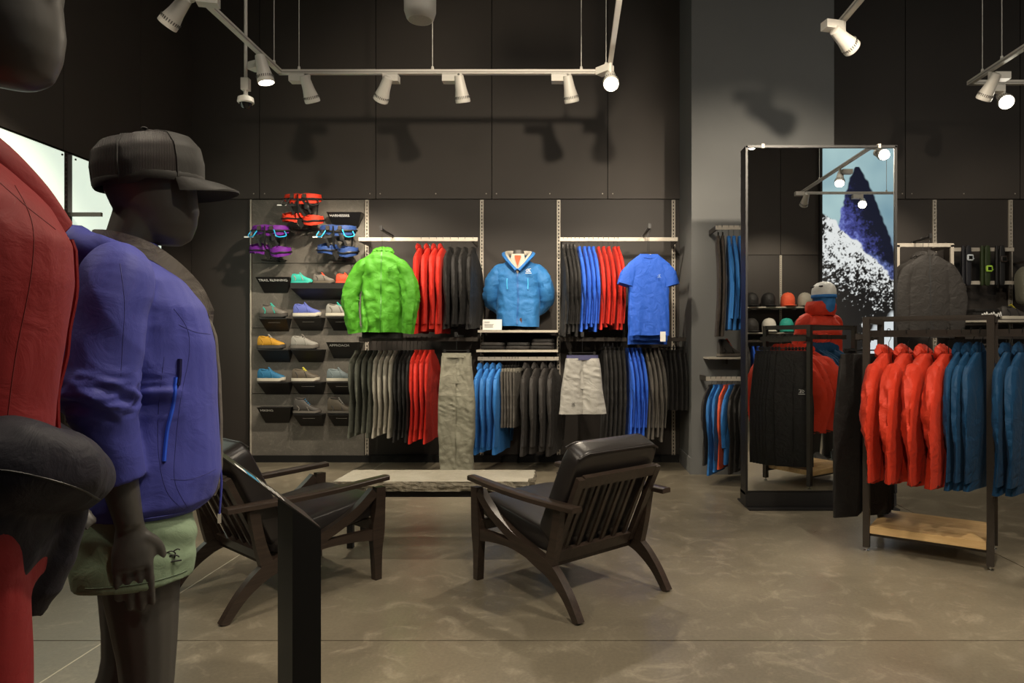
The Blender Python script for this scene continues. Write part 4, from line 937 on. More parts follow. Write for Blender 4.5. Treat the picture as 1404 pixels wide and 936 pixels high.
# ------------------------------------------------------------------ lounge chairs
def lounge_chair(loc, heading, label):
    """local: x across, y forward from the rear feet, z up"""
    t = thing('lounge_chair', label, 'armchair', loc, heading, 'lounge chairs with leather cushions')
    hw = 0.295
    for s in (-1, 1):
        xa, xb = s * hw - 0.019, s * hw + 0.019
        MB().ribbon([(0.005, 0.0, 0.034), (0.085, 0.105, 0.046), (0.185, 0.185, 0.066), (0.30, 0.225, 0.066), (0.47, 0.285, 0.050), (0.64, 0.365, 0.046), (0.755, 0.455, 0.050)], xa, xb, 6).floor0().build('rear_leg', walnut, t)
        MB().ribbon([(0.775, 0.0, 0.036), (0.772, 0.14, 0.048), (0.775, 0.25, 0.070), (0.785, 0.36, 0.058), (0.79, 0.475, 0.052)], xa - 0.001, xb + 0.001, 6).floor0().build('front_leg', walnut, t)
        MB().ribbon([(0.205, 0.19, 0.062), (0.165, 0.32, 0.048), (0.135, 0.475, 0.045)], xa + 0.001, xb - 0.001, 6).build('rear_post', walnut, t)
        MB().ribbon([(0.76, 0.235, 0.06), (0.62, 0.245, 0.042), (0.47, 0.245, 0.035), (0.33, 0.225, 0.04)], xa + 0.002, xb - 0.002, 6).build('side_stretcher', walnut, t)
        m = MB()
        rings = []
        for k in range(13):
            y = 0.015 + 0.82 * k / 12; u = k / 12
            z = 0.492 + 0.026 * u - 0.006 * math.sin(math.pi * u); wd = 0.024 + 0.012 * math.sin(math.pi * (0.15 + 0.8 * u)); xo = s * (hw + 0.004 + 0.012 * math.sin(math.pi * u))
            rings.append([Vector((xo - wd, y, z - 0.011)), Vector((xo + wd, y, z - 0.011)), Vector((xo + wd, y, z + 0.008)), Vector((xo + wd - 0.006, y, z + 0.013)), Vector((xo - wd + 0.006, y, z + 0.013)), Vector((xo - wd, y, z + 0.008))])
        m.loft(rings).build('armrest', walnut, t)
    # reclined slatted back
    A, B = Vector((0, 0.225, 0.225)), Vector((0, 0.040, 0.620)); d = B - A
    iw = hw - 0.022
    for s in (-1, 1): MB().bar(A + Vector((s * (iw - 0.018), 0, 0)), B + Vector((s * (iw - 0.018), 0, 0)), 0.036, 0.026, Vector((0, 1, 0))).build('back_stile', walnut, t, False)
    for k, (u, h) in enumerate(((0.03, 0.060), (0.955, 0.055))):
        p = A + d * u; q = d.normalized() * h / 2
        MB().bar(p - q, p + q, 2 * (iw - 0.036), 0.024, Vector((0, 1, 0))).build('back_rail', walnut, t, False)
    for k in range(6):
        x = -iw + 0.036 + (2 * iw - 0.072) * (k + 0.5) / 6
        MB().bar(A + d * 0.08 + Vector((x, 0.004, 0)), A + d * 0.92 + Vector((x, 0.004, 0)), 0.020, 0.012, Vector((0, 1, 0))).build('back_slat', walnut, t, False)
    MB().bar((-hw, 0.755, 0.285), (hw, 0.755, 0.285), 0.022, 0.055).build('front_rail', walnut, t, False)
    MB().bar((-hw, 0.25, 0.205), (hw, 0.25, 0.205), 0.022, 0.05).build('rear_rail', walnut, t, False)
    for k in range(4):
        MB().bar((-0.19 + 0.127 * k, 0.25, 0.225), (-0.19 + 0.127 * k, 0.75, 0.303), 0.05, 0.012).build('seat_slat', walnut, t, False)
    ru = Matrix.Rotation(R(8.5), 3, 'X')
    puff = lambda sx, sy: (lambda p: p + Vector((0, 0, (0.010 * math.cos(p.x / sx * 3) * math.cos(p.y / sy * 3)) * (1 if p.z > 0 else -0.3) + 0.004 * nz3(p.x * 9, p.y * 9, 4))))
    sc_ = MB().superbox((0, 0.52, 0.337), (0.545, 0.60, 0.115), 0.22, 48, 14, ru, puff(0.6, 0.6)).build('seat_cushion', leather, t)
    ang = math.atan2(-(d.y), d.z)
    rb = Matrix.Rotation(ang, 3, 'X')
    cpos = (A + d * 0.72) + Vector((0, 0.092, 0.010))
    bc = MB().superbox(cpos, (0.545, 0.115, 0.52), 0.24, 48, 18, rb, lambda p: p + Vector((0, 0.012 * math.cos(p.x * 5) * math.cos(p.z * 5) * (1 if p.y > 0 else -0.6) + 0.005 * nz3(p.x * 8, p.z * 8, 2), 0.006 * nz3(p.x * 10, 0, 3)))).build('back_cushion', leather, t)
    for yy in (-0.055, 0.055):
        P = [cpos + rb @ Vector((x, yy * 0.93, 0.250 - 0.02 * max(0, abs(x) - 0.22) / 0.04)) for x in [-0.262 + 0.524 * k / 20 for k in range(21)]]
        MB().tube(P, 0.005, 6).build('piping', leather, bc)
    P = [Vector((0, 0.52, 0.337)) + ru @ Vector((x, 0.292, 0.040)) for x in [-0.255 + 0.51 * k / 12 for k in range(13)]]
    MB().tube(P, 0.005, 6).build('piping', leather, sc_)
    return t
P1, P2, P3 = Vector((0.047, 2.953)), Vector((0.477, 3.355)), Vector((-0.472, 3.53))
m_ = (P1 + P2) / 2; h_ = math.atan2(-(P3 - P1).x, (P3 - P1).y)
lounge_chair((m_.x, m_.y, 0), h_, 'dark wood lounge chair with black leather cushions, turned away, between bench and mirror')
q1 = Vector((-1.506, 2.943)); dirv = Vector((0.65, 0.76)).normalized(); left = Vector((-dirv.y, dirv.x))
m_ = q1 + left * 0.295
lounge_chair((m_.x, m_.y, 0), math.atan2(-dirv.x, dirv.y), 'dark wood lounge chair with black leather cushions beside the sign stand')

# ------------------------------------------------------------------ stone bench
t = thing('stone_bench', 'low bench with a rough edged pale stone slab on a dark frame', 'bench', (-0.81, 4.20, 0))
nx, ny = 46, 14; Lh, Dh = 0.585, 0.185
top = MB(); grid = []
for i in range(nx + 1):
    for j in range(ny + 1):
        x = -Lh + 2 * Lh * i / nx; y = -Dh + 2 * Dh * j / ny
        ex = (0.012 * nz3(y * 30, i / nx > 0.5, 2) if i in (0, nx) else 0) - (0.03 * (1 if i == nx and j < 4 else 0)); ey = 0.010 * nz3(x * 22, j > 7, 5) if j in (0, ny) else 0
        grid.append(Vector((x + ex, y + ey, 0.405 + 0.0015 * nz3(x * 20, y * 20, 1))))
top.add(grid, [(i * (ny + 1) + j, (i + 1) * (ny + 1) + j, (i + 1) * (ny + 1) + j + 1, i * (ny + 1) + j + 1) for i in range(nx) for j in range(ny)])
per = [grid[i * (ny + 1)] for i in range(nx + 1)] + [grid[nx * (ny + 1) + j] for j in range(1, ny + 1)] + [grid[i * (ny + 1) + ny] for i in range(nx - 1, -1, -1)] + [grid[j] for j in range(ny - 1, 0, -1)]
top.build('slab_top', stone_m, t)
rings = []
for k in range(8):
    u = k / 7; rings.append([p * 1.0 + Vector((p.x / Lh, p.y / Dh, 0)) * (0.016 * nz3(p.x * 28, p.y * 28, u * 3.3) * (1 if 0 < k else 0) + 0.006 * math.sin(math.pi * u)) - Vector((0, 0, 0.058 * u)) for p in per])
MB().loft(rings, False, True).build('rough_edge', stone_e, t, False)
for s in (-1, 1):
    MB().box((0, s * 0.13, 0.325), (1.06, 0.03, 0.04)).build('frame_rail', black_m, t, False)
    for q in (-1, 1): MB().box((q * 0.50, s * 0.13, 0.155), (0.035, 0.035, 0.31)).build('leg', black_m, t, False)
    MB().box((s * 0.50, 0, 0.325), (0.03, 0.24, 0.04)).build('frame_end', black_m, t, False)

# ------------------------------------------------------------------ sign stand
e1 = Vector((0.84, 0.54, 0)); e2 = Vector((-0.54, 0.84, 0))
D0 = Vector((-0.973, 1.90, 0.907)); run = 0.269; dz = -0.24
t = thing('sign_stand', 'black metal sign stand with tilted information plate', 'sign', (D0.x, D0.y, 0))
o = Vector((D0.x, D0.y, 0)); wid = 0.24
def Lp(a, b, z): return D0 - o + e1 * a + e2 * b + Vector((0, 0, z)) - Vector((0, 0, 0))
up_ = Vector((0, 0, 1)); n_ = (e1 * (-dz) + up_ * run).normalized()
pl = MB(); c8 = [Lp(0, 0, 0), Lp(run, 0, dz), Lp(run, wid, dz), Lp(0, wid, 0)]
pl.add([p for p in c8] + [p - n_ * 0.004 for p in c8], [(0, 1, 2, 3), (7, 6, 5, 4), (0, 4, 5, 1), (1, 5, 6, 2), (2, 6, 7, 3), (3, 7, 4, 0)]).build('tilted_plate', plain('plate_dark', (0.020, 0.018, 0.015, 1), 0.35), t, False)
ps = MB(); a0 = run * 0.70
q = [Lp(a0, 0.0, dz * 0.70 - 0.004), Lp(run, 0.0, dz - 0.004), Lp(run, wid, dz - 0.004), Lp(a0, wid, dz * 0.70 - 0.004)]
bq = [Vector((p.x, p.y, 0.012)) for p in q]
ps.add(q + bq, [(0, 1, 2, 3), (7, 6, 5, 4), (0, 4, 5, 1), (1, 5, 6, 2), (2, 6, 7, 3), (3, 7, 4, 0)]).build('post', plain('podium_black', (0.004, 0.004, 0.004, 1), 0.5, spec=0.2), t, False)
cpost = sum(bq, Vector()) / 4
MB().box((cpost.x, cpost.y, 0.006), (0.30, 0.38, 0.012), Matrix.Rotation(math.atan2(e1.y, e1.x), 3, 'Z')).build('base_plate', blackm2, t, False)
def pr(a, b, la, lb, mat, name):
    """flat print on the plate: a along the slope, b across"""
    cs = [Lp(aa * run, bb * wid, dz * aa) + n_ * 0.0008 for aa, bb in ((a, b), (a + la, b), (a + la, b + lb), (a, b + lb))]
    MB().add(cs + [c + n_ * -0.0006 for c in cs], [(0, 1, 2, 3), (7, 6, 5, 4)]).build(name, mat, t, False)
for k in range(5): pr(0.42 + 0.05 * k, 0.08, 0.014, 0.62 - 0.06 * (k % 3), print_w, 'print_line')
pr(0.16, 0.08, 0.10, 0.30, print_w, 'print_heading'); pr(0.27, 0.08, 0.11, 0.45, plain('blue_print', (0.02, 0.22, 0.40, 1), 0.5), 'print_patch')

# ------------------------------------------------------------------ mirror
YM = 5.04
t = thing('standing_mirror', 'tall freestanding mirror in a black box frame', 'mirror', ((X_(1022, YM) + X_(1229, YM)) / 2, YM, 0))
mw = X_(1229, YM) - X_(1022, YM); zt0, zb0 = Z_(200, YM), 0.115
mir, nt, b_ = newmat('mirror_glass'); b_.inputs['Metallic'].default_value = 1.0; b_.inputs['Roughness'].default_value = 0.0; b_.inputs['Base Color'].default_value = (0.86, 0.87, 0.86, 1)
MB().box((0, 0.004, (zt0 + zb0) / 2), (mw - 0.03, 0.006, zt0 - zb0 - 0.03)).build('mirror_pane', mir, t, False)
MB().box((0, 0.075, (zt0 + zb0) / 2 - 0.01), (mw, 0.13, zt0 - zb0 + 0.02)).build('cabinet_body', black_m, t, False)
for s in (-1, 1): MB().box((s * (mw / 2 - 0.007), 0.0, (zt0 + zb0) / 2), (0.016, 0.022, zt0 - zb0)).build('side_frame', black_m, t, False)
MB().box((0, 0.0, zt0 - 0.006), (mw, 0.022, 0.018)).build('top_frame', black_m, t, False)
MB().box((0, 0.075, 0.065), (mw, 0.155, 0.10)).build('plinth', black_m, t, False)
MB().box((0, 0.10, 0.006), (mw - 0.02, 0.36, 0.012)).build('foot_plate', black_m, t, False)
for s in (-0.385, 0.385): MB().box((s * mw * 1.0 - 0.0, 0.003, zt0 - 0.002), (0.02, 0.03, 0.03)).build('top_clip', rail_m, t, False)

# ------------------------------------------------------------------ jacket rack
r1 = Vector((1.738, 4.007)); r2 = Vector((2.253, 3.66)); ax = (r2 - r1).normalized(); ay = Vector((-ax.y, ax.x)); W1, W2, HR = (r2 - r1).length, 0.46, 1.372
rk_rz = math.atan2(ax.y, ax.x)
t = thing('clothes_rack', 'freestanding dark steel clothes rack with oak shelf', 'clothes rack', (r1.x, r1.y, 0), rk_rz)
for x in (0, W1):
    for y in (0, W2):
        MB().box((x, y, 0.025 + (HR - 0.025) / 2), (0.036, 0.036, HR - 0.025)).build('post', steel_d, t, False)
        MB().lathe([(0, 0), (0.016, 0), (0.016, 0.006), (0.006, 0.008), (0.006, 0.03), (0, 0.03)], 12, Matrix.Translation((x, y, 0))).build('levelling_foot', chrome, t)
for y in (0, W2): MB().bar((0, y, HR - 0.008), (W1, y, HR - 0.008), 0.016, 0.016).build('top_bar', steel_d, t, False)
for x in (0, W1): MB().bar((x, 0, HR - 0.018), (x, W2, HR - 0.018), 0.030, 0.036).build('end_bar', steel_d, t, False)
ZRK = 1.275
MB().bar((0, 0.10, ZRK), (W1 + 0.40, 0.10, ZRK), 0.030, 0.040).build('hang_rail', steel_d, t, False)
MB().bar((-0.05, 0.0, ZRK - 0.02), (-0.05, W2, ZRK - 0.02), 0.020, 0.040).build('hang_rail', steel_d, t, False)
for y in (0.0, W2): MB().bar((0.0, y, ZRK - 0.02), (-0.06, y, ZRK - 0.02), 0.020, 0.03).build('rail_arm', steel_d, t, False)
for x in (0, W1):
    MB().bar((x, 0.0, ZRK), (x, 0.12, ZRK), 0.022, 0.03).build('rail_arm', steel_d, t, False)
for k in range(4):
    y0 = -0.012 + k * (W2 + 0.024) / 4
    MB().box((W1 / 2, y0 + (W2 + 0.024) / 8, 0.130), (W1 - 0.04, (W2 + 0.024) / 4 - 0.0015, 0.042)).build('shelf_plank', oak, t, False)
for y in (0.02, W2 - 0.02): MB().bar((0, y, 0.10), (W1, y, 0.10), 0.02, 0.02).build('shelf_bearer', steel_d, t, False)
def rk(x, y, z=0): return Vector((r1.x, r1.y, z)) + Vector((ax.x, ax.y, 0)) * x + Vector((ay.x, ay.y, 0)) * y
random.seed(9)
def rack_item(x, y, parts, rz, name, label, cat, group, drop, clip=False, zr=ZRK, hw=0.015):
    loc = rk(x, y, zr - drop); put(name, parts, loc, rk_rz + R(rz), label, cat, group)
    hanger(loc, rk_rz + R(rz), zr, 'hangers of the ' + group, 'black hanger of the ' + label, clip, hw, 0.020)
for k, x in enumerate((0.105, 0.208, 0.311, 0.414)):
    pt = top_parts('rackred', k, slot=0.0435, curve=0.02, mat=C['orange'], W=0.205, L=0.73, D=0.052, sleeve=0.62, sr=0.085, fold=0.06, hood=True, hi=True, bend=0.05, spread=0.07, crease=1.8, zipm=zipd, cuffm=plain('dark_cuff', (0.06, 0.012, 0.008, 1), 0.7))
    rack_item(x, 0.10, pt, 72, 'hooded_jacket', 'orange red jacket on the rack, ' + ORD[3 - k] + ' from the teal jackets', 'jacket', 'orange red jackets on the rack', 0.115)
for k, x in enumerate((0.486, 0.530, 0.574, 0.71, 0.77)):
    pt = top_parts('rackteal', k % 3, slot=0.0185 if k < 3 else 0.026, curve=0.02, mat=C['teal'], W=0.20, L=0.74, D=0.040, sleeve=0.60, sr=0.062, fold=0.026, hood=True, hi=True, bend=0.03)
    rack_item(x, 0.10, pt, 72, 'fleece_jacket', ('teal blue jacket on the rack, ' + ORD[k] + ' from the orange red jackets') if k < 3 else ('teal blue jacket beyond the rack post, ' + ORD[k - 3] + ' from the post'), 'jacket', 'teal jackets on the rack' if k < 3 else 'teal jackets beyond the rack post', 0.105)
for k, y in enumerate((0.295, 0.26, 0.225, 0.19, 0.155, 0.12)):
    pt = pants_parts('rackpants', k % 3, C['black'], slot=0.0102, L=0.97, W=0.155, D=0.022, leg=0.10, hi=True)
    rack_item(-0.05, y, pt, 49, 'shell_trousers', 'black trousers at the end of the rack, ' + ORD[k] + ' from the mirror', 'trousers', 'black trousers on the rack', 0.11, True, ZRK - 0.02, 0.018)
# black trousers facing the mirror
loc = rk(-0.05, 0.330, 1.145)
tt = put('shell_trousers', pants_parts('rackfront', 4, C['black'], slot=0.011, L=0.97, W=0.140, D=0.03, leg=0.085, gap=-0.01, hi=True), loc, rk_rz + R(229), 'black shell trousers with chest mark hung facing the mirror', 'trousers')
tt['label'] = 'black shell trousers with small printed mark hung facing the mirror'
mark(tt, FACE(Vector((-0.07, -0.0135, -0.34))), 0.045, print_w)
hanger(loc, rk_rz + R(229), ZRK - 0.02, 'faceout hangers', 'black clip hanger holding the trousers that face the mirror', True, 0.018, 0.020)
# ------------------------------------------------------------------ clothes on the column face
def col_arm(px, py, Yf, label):
    a = at(px, py, Yf); m = MB().bar((a.x, YC - 0.01, a.z), (a.x, Yf, a.z), 0.016, 0.024).box((a.x, YC - 0.008, a.z + 0.0), (0.06, 0.016, 0.10))
    tag(m.build('faceout_arm', steel_d, None, False), label, 'hanging arm'); return a
def col_rail(x0, x1, z, label):
    t = thing('column_rail', label, 'clothes rail', ((x0 + x1) / 2, 6.03, z))
    MB().box((0, 0, 0), (x1 - x0, 0.016, 0.036)).build('rail_bar', rail_m, t, False)
    for s in (-1, 1): MB().box((s * ((x1 - x0) / 2 - 0.008), 0.155, 0), (0.014, 0.30, 0.045)).build('bracket_arm', steel_d, t, False)
zc1 = Z_(312, 6.03)
col_rail(X_(981, 6.03), 1.95, zc1, 'clothes rail on the column above the shelf')
random.seed(3)
for k, (px, c) in enumerate(((984, 'brown'), (990, 'brown'), (999, 'sky'), (1006, 'sky'), (1014, 'sky'))):
    loc = Vector((X_(px, 6.03), 6.03, zc1 - 0.10))
    if c == 'brown':
        put('shell_trousers', pants_parts('colb', k, C['brown'], slot=0.0165, curve=0.014, L=0.86, W=0.165, D=0.026, leg=0.1), loc, R(80), 'brown black trousers on the column, ' + ORD[1 - k] + ' from the blue jackets', 'trousers', 'brown trousers on the column')
        hanger(loc, R(80), zc1, 'hangers on the column', 'black hanger of the brown black trousers, ' + ORD[1 - k] + ' from the blue jackets', True)
    else:
        put('hooded_jacket', top_parts('colj', k, slot=0.0195, curve=0.014, mat=C['sky'], W=0.2, L=0.80, D=0.035, sleeve=0.62, sr=0.055, fold=0.03), loc, R(80), 'sky blue jacket on the column, ' + ORD[k - 2] + ' from the brown trousers', 'jacket', 'sky blue jackets on the column')
        hanger(loc, R(80), zc1, 'hangers on the column', 'black hanger of the sky blue jacket, ' + ORD[k - 2] + ' from the brown trousers')
t = thing('column_shelf', 'thin shelf on the column carrying a dark shoe', 'shelf', ((X_(971, 6.1) + 2.0) / 2, 6.20, Z_(491, 6.05)))
MB().box((0, 0, 0), (2.0 - X_(971, 6.1), 0.27, 0.016)).build('shelf_board', shelf_m, t, False)
MB().box((-0.2, 0.06, -0.03), (0.02, 0.15, 0.05)).build('shelf_bracket', steel_d, t, False)
shoe((X_(985, 6.15), 6.15, Z_(491, 6.05) + 0.009), R(35), ('dgrey', 'grey', 'black', 'coral', 'coral', 'dgrey', 'black'), 'dark boot with red laces on the column shelf', True)
zc2 = Z_(519, 6.03)
col_rail(X_(968, 6.03), 1.95, zc2, 'clothes rail on the column below the shelf')
for k, (px, c, lab) in enumerate(((966, 'coal', 'charcoal shirt'), (973, 'sky', 'sky blue shirt'), (980, 'sky', 'sky blue shirt'), (987, 'coral', 'coral red shirt'), (994, 'sky', 'sky blue shirt'), (1001, 'coal', 'charcoal shirt'), (1008, 'black', 'black shirt'), (1015, 'black', 'black shirt'))):
    loc = Vector((X_(px, 6.03) + 0.06, 6.03, zc2 - 0.07 - 0.0))
    put('long_sleeved_shirt', top_parts('cols' + c, k, mat=C[c], W=0.2, slot=0.0165, curve=0.014, L=0.66 + 0.03 * (k * 3 % 4), D=0.026, sleeve=0.42 + 0.05 * (k * 5 % 4), sr=0.05, fold=0.022), loc, R(58), lab + ' on the lower column rail, ' + ORD[7 - k] + ' garment from the mirror', 'shirt', 'shirts on the lower column rail')
    hanger(loc, R(58), zc2, 'hangers on the column', 'black hanger on the lower column rail, ' + ORD[7 - k] + ' from the mirror')

# ------------------------------------------------------------------ back wall right of the mirror
Yk = 6.62
t = thing('square_clothes_rail', 'beige square clothes rail behind the charcoal display jacket', 'clothes rail', (X_(1268, Yk), Yk, Z_(336, Yk)))
MB().box((0.0, 0, 0), (0.555, 0.02, 0.036)).build('rail_bar', rail_m, t, False)
for s in (-1, 1):
    MB().box((s * 0.262, 0.0, -0.16), (0.03, 0.02, 0.32)).build('frame_leg', rail_m, t, False)
    MB().box((s * 0.262, 0.20, 0), (0.014, 0.36, 0.04)).build('bracket_arm', steel_d, t, False)
Yj = 6.36
for k in range(2):
    loc = Vector((X_(1273, Yj), Yj + 0.10 * k, Z_(350, Yj)))
    pt = top_parts('displayjk', 6 + k, slot=0.046, mat=C['coal'], W=0.21, L=0.76, D=0.06, sleeve=0.66, sr=0.072, fold=0.03, hood=True, zipm=zipd, spread=0.05, hi=True)
    put('hooded_jacket', pt, loc, R(-6), ['charcoal hooded jacket hung facing out beside the watches', 'dark jacket hung right behind the charcoal display jacket'][k], 'jacket')
    hanger(loc, R(-6), FZ(336, Yk), 'faceout hangers', ['black hanger of the charcoal jacket beside the watches', 'black hanger of the jacket behind the charcoal display jacket'][k], hw=0.008, hh=0.010)
faceout(1273, 336, Yj - 0.03, 'black faceout arm holding the charcoal display jacket', Yk)
# watch rack
Yw = 6.86
t = thing('watch_rack', 'two beige bars carrying three wristwatches', 'display rack', (X_(1346, Yw), Yw, 0))
for py in (342, 387.5): MB().box((0.01, 0, Z_(py, Yw)), (0.62, 0.016, 0.036)).build('display_bar', rail_m, t, False)
for x in (-0.28, 0.29): MB().box((x, 0.08, (Z_(342, Yw) + Z_(387.5, Yw)) / 2), (0.02, 0.16, 0.38)).build('bracket', steel_d, t, False)
for px, py, strap, face, lab in ((1327, 354, (0.012, 0.012, 0.016, 1), (0.55, 0.60, 0.65, 1), 'dark wristwatch with pale silver case on the watch rack'), (1353, 369, (0.025, 0.04, 0.010, 1), (0.45, 0.75, 0.08, 1), 'wristwatch with lime green case on the watch rack'), (1373, 356, (0.010, 0.009, 0.009, 1), (0.03, 0.022, 0.018, 1), 'all black wristwatch on the watch rack')):
    x = X_(px, Yw - 0.03); z0, z1 = Z_(337, Yw), Z_(392, Yw)
    t = thing('wristwatch', lab, 'watch', (x, Yw - 0.024, z1))
    sm = plain('strap_' + lab[:8] + str(px), strap, 0.5); fm = plain('case_' + str(px), face, 0.35)
    MB().superbox((0, -0.012, (z0 - z1) / 2), (0.055, 0.03, z0 - z1), 0.35, 20, 12).build('strap_holder', sm, t)
    MB().superbox((-0.045, 0.0, (z0 - z1) / 2), (0.03, 0.03, z0 - z1), 0.35, 16, 10).build('strap_tail', sm, t)
    zc_ = Z_(py, Yw) - z1
    MB().superbox((0.006, -0.036, zc_), (0.066, 0.022, 0.066), 0.45, 24, 10).build('watch_case', fm, t)
    MB().box((0.006, -0.0475, zc_), (0.036, 0.003, 0.034)).build('watch_screen', plain('watch_screen', (0.008, 0.009, 0.008, 1), 0.2), t, False)
    MB().tube([(0.038, -0.036, zc_ - 0.01), (0.046, -0.036, zc_ - 0.01)], 0.006, 8).build('crown_button', fm, t)
# accessory shelf
t = wall_shelf(1318, 1480, 440, 6.55, 7.0, shelf_m, 'pale wall shelf below the watches')
zs = Z_(440, 6.55) + 0.0145
t = thing('folded_garment', 'black folded garment with white lettering on the shelf below the watches', 'folded clothes', (X_(1342, 6.7), 6.7, zs))
for q in range(3):
    MB().superbox((0.006 * q, 0, 0.02 + 0.034 * q), (0.30 - 0.02 * q, 0.26, 0.036), 0.3, 28, 10, fn=lambda p, q=q: p + Vector((0, 0, 0.006 * nz3(p.x * 12, p.y * 9, q)))).build('folded_layer', C['black'], t)
wm = MB()
for k in range(9):
    x = -0.06 + 0.022 * k; wm.tube(spline([Vector((x, -0.138, 0.03)), Vector((x + 0.012, -0.136, 0.055 + 0.01 * (k % 3))), Vector((x + 0.020, -0.138, 0.032 + 0.015 * (k % 2)))], 3), 0.0045, 5)
wm.build('white_lettering', print_w, t)
shoe((X_(1372, 6.66), 6.66, zs), R(8), ('dgrey', 'white', 'grey', 'ygreen', 'ygreen', 'black', 'black'), 'dark trail shoe with yellow laces on the shelf below the watches', False, None, 1.05)
shoe((X_(1366, 6.85), 6.85, zs), R(4), ('dgrey', 'grey', 'black', 'grey', 'grey', 'black', 'black'), 'dark grey shoe at the back of the shelf below the watches')
t = thing('backpack', 'grey olive day pack hanging beside the watch rack', 'bag', (X_(1416, 6.75), 6.75, Z_(418, 6.75)))
MB().superbox((0, 0, 0.19), (0.30, 0.2, 0.40), 0.55, 28, 16, fn=lambda p: p + Vector((0.01 * nz3(p.x * 9, p.z * 9, 1), 0.015 * nz3(p.x * 9, p.z * 9, 3), 0))).build('pack_body', C['olive2'], t)
MB().superbox((0, -0.09, 0.12), (0.22, 0.06, 0.2), 0.5, 20, 12).build('front_pocket', C['grey'], t)
MB().tube(spline([Vector((-0.04, 0.05, 0.38)), Vector((0, 0.06, 0.45)), Vector((0.04, 0.05, 0.38))], 4), 0.008, 6).build('haul_loop', blackm2, t)
MB().bar((0, 0.06, 0.44), (0, 0.28, 0.44), 0.02, 0.02).build('wall_hook', steel_d, t, False)
# puffer jackets below that shelf
zr = Z_(462, 6.64)
t = thing('hanging_rail', 'clothes rail below the watch shelf carrying dark puffer jackets', 'clothes rail', (X_(1400, 6.64), 6.64, zr))
MB().box((0, 0, 0), (1.1, 0.018, 0.036)).build('rail_bar', steel_d, t, False)
for s in (-1, 1): MB().box((s * 0.5, 0.19, 0), (0.014, 0.36, 0.045)).build('bracket_arm', steel_d, t, False)
def puffer(seed, mat):
    kk = ('puff', seed)
    if kk in TS: return TS[kk]
    f = body_fn(seed, 0.21, 0.68, 0.055, 0.0, 0.012); H_ = 0.050
    def g(t, th):
        p = f(t, th); k = 1 + 0.14 * abs(math.sin(t * 11 * math.pi)); return Vector((p.x * (1 + 0.03 * k), p.y * k, p.z))
    rings = [[g(i / 66, 2 * math.pi * j / 28) for j in range(28)] for i in range(67)]
    parts = [('garment_body', squash(MB().loft(rings, False, True), H_).mesh('garment_body', mat), None)]
    for s in (-1, 1):
        Q = spline([Vector((s * 0.15, 0, -0.05)), Vector((s * 0.21, 0, -0.12)), Vector((s * 0.25, -0.02, -0.35)), Vector((s * 0.23, -0.04, -0.66))], 16)
        parts.append(('sleeve', squash(MB().tube(Q, 0.06, 14, fn=lambda t, th, p: 0.85 + 0.25 * abs(math.sin(t * 10 * math.pi))), H_).mesh('sleeve', mat), None))
    parts.append(('collar', MB().tube([(0.06 * math.cos(a), 0.04 * math.sin(a), 0.02) for a in [2 * math.pi * k / 14 for k in range(15)]], 0.016, 8).mesh('collar', mat), None))
    TS[kk] = parts; return parts
for k, px in enumerate((1345, 1362, 1380, 1398, 1416)):
    loc = Vector((X_(px, 6.64), 6.64, zr - 0.10))
    put('puffer_jacket', puffer(k % 2, C['coal']), loc, R(70), 'charcoal puffer jacket below the watch shelf, ' + ORD[k] + ' from the display jacket', 'jacket', 'puffer jackets below the watch shelf')
    hanger(loc, R(70), zr, 'hangers below the watch shelf', 'black hanger of the puffer jacket ' + ORD[k] + ' from the display jacket')
# ------------------------------------------------------------------ mannequins
def hand(mb, wrist, s, k=1.0, down=Vector((0, 0, -1)), fwd=Vector((0, 1, 0)), curl=1.0):
    """relaxed hand hanging from the wrist; s=+1 right hand; palm faces the body"""
    side = Vector((s, 0, 0)); down = down.normalized()
    wv = Vector(wrist)
    mb.tube([wv - down * 0.02 * k, wv + down * 0.02 * k, wv + down * 0.055 * k, wv + down * 0.09 * k], [(0.024 * k, 0.019 * k), (0.029 * k, 0.017 * k), (0.038 * k, 0.016 * k), (0.037 * k, 0.013 * k)], 14, ref=fwd)
    for i, (fo, ln) in enumerate(((0.029, 0.098), (0.0098, 0.110), (-0.0098, 0.103), (-0.029, 0.082))):
        b0 = wv + down * 0.078 * k + fwd * fo * k
        P = [b0]
        ang = 0.10 * curl
        for seg, fr in enumerate((0.45, 0.32, 0.26)):
            ang += 0.20 * curl * (1 + 0.25 * i)
            P.append(P[-1] + (down * math.cos(ang) - side * math.sin(ang) + fwd * fo * 0.3) * ln * fr * k)
        mb.tube(spline(P, 3), [0.0092 * k - 0.0022 * k * q / 9 for q in range(10)], 8)
    P = [wv + down * 0.025 * k + fwd * 0.022 * k, wv + down * 0.05 * k + fwd * 0.046 * k - side * 0.012 * k, wv + down * 0.085 * k + fwd * 0.052 * k - side * 0.02 * k, wv + down * 0.112 * k + fwd * 0.046 * k - side * 0.026 * k]
    mb.tube(spline(P, 3), [0.0145 * k, 0.0135 * k, 0.0125 * k, 0.0115 * k, 0.0112 * k, 0.0110 * k, 0.0108 * k, 0.0100 * k, 0.0090 * k, 0.0078 * k], 8)
def limb(mb, pts, rad, seg=14, n=4):
    Q = spline([Vector(p) for p in pts], n); rq = [r.x for r in spline([Vector((r, 0, 0)) for r in rad], n)]
    mb.tube(Q, rq, seg)
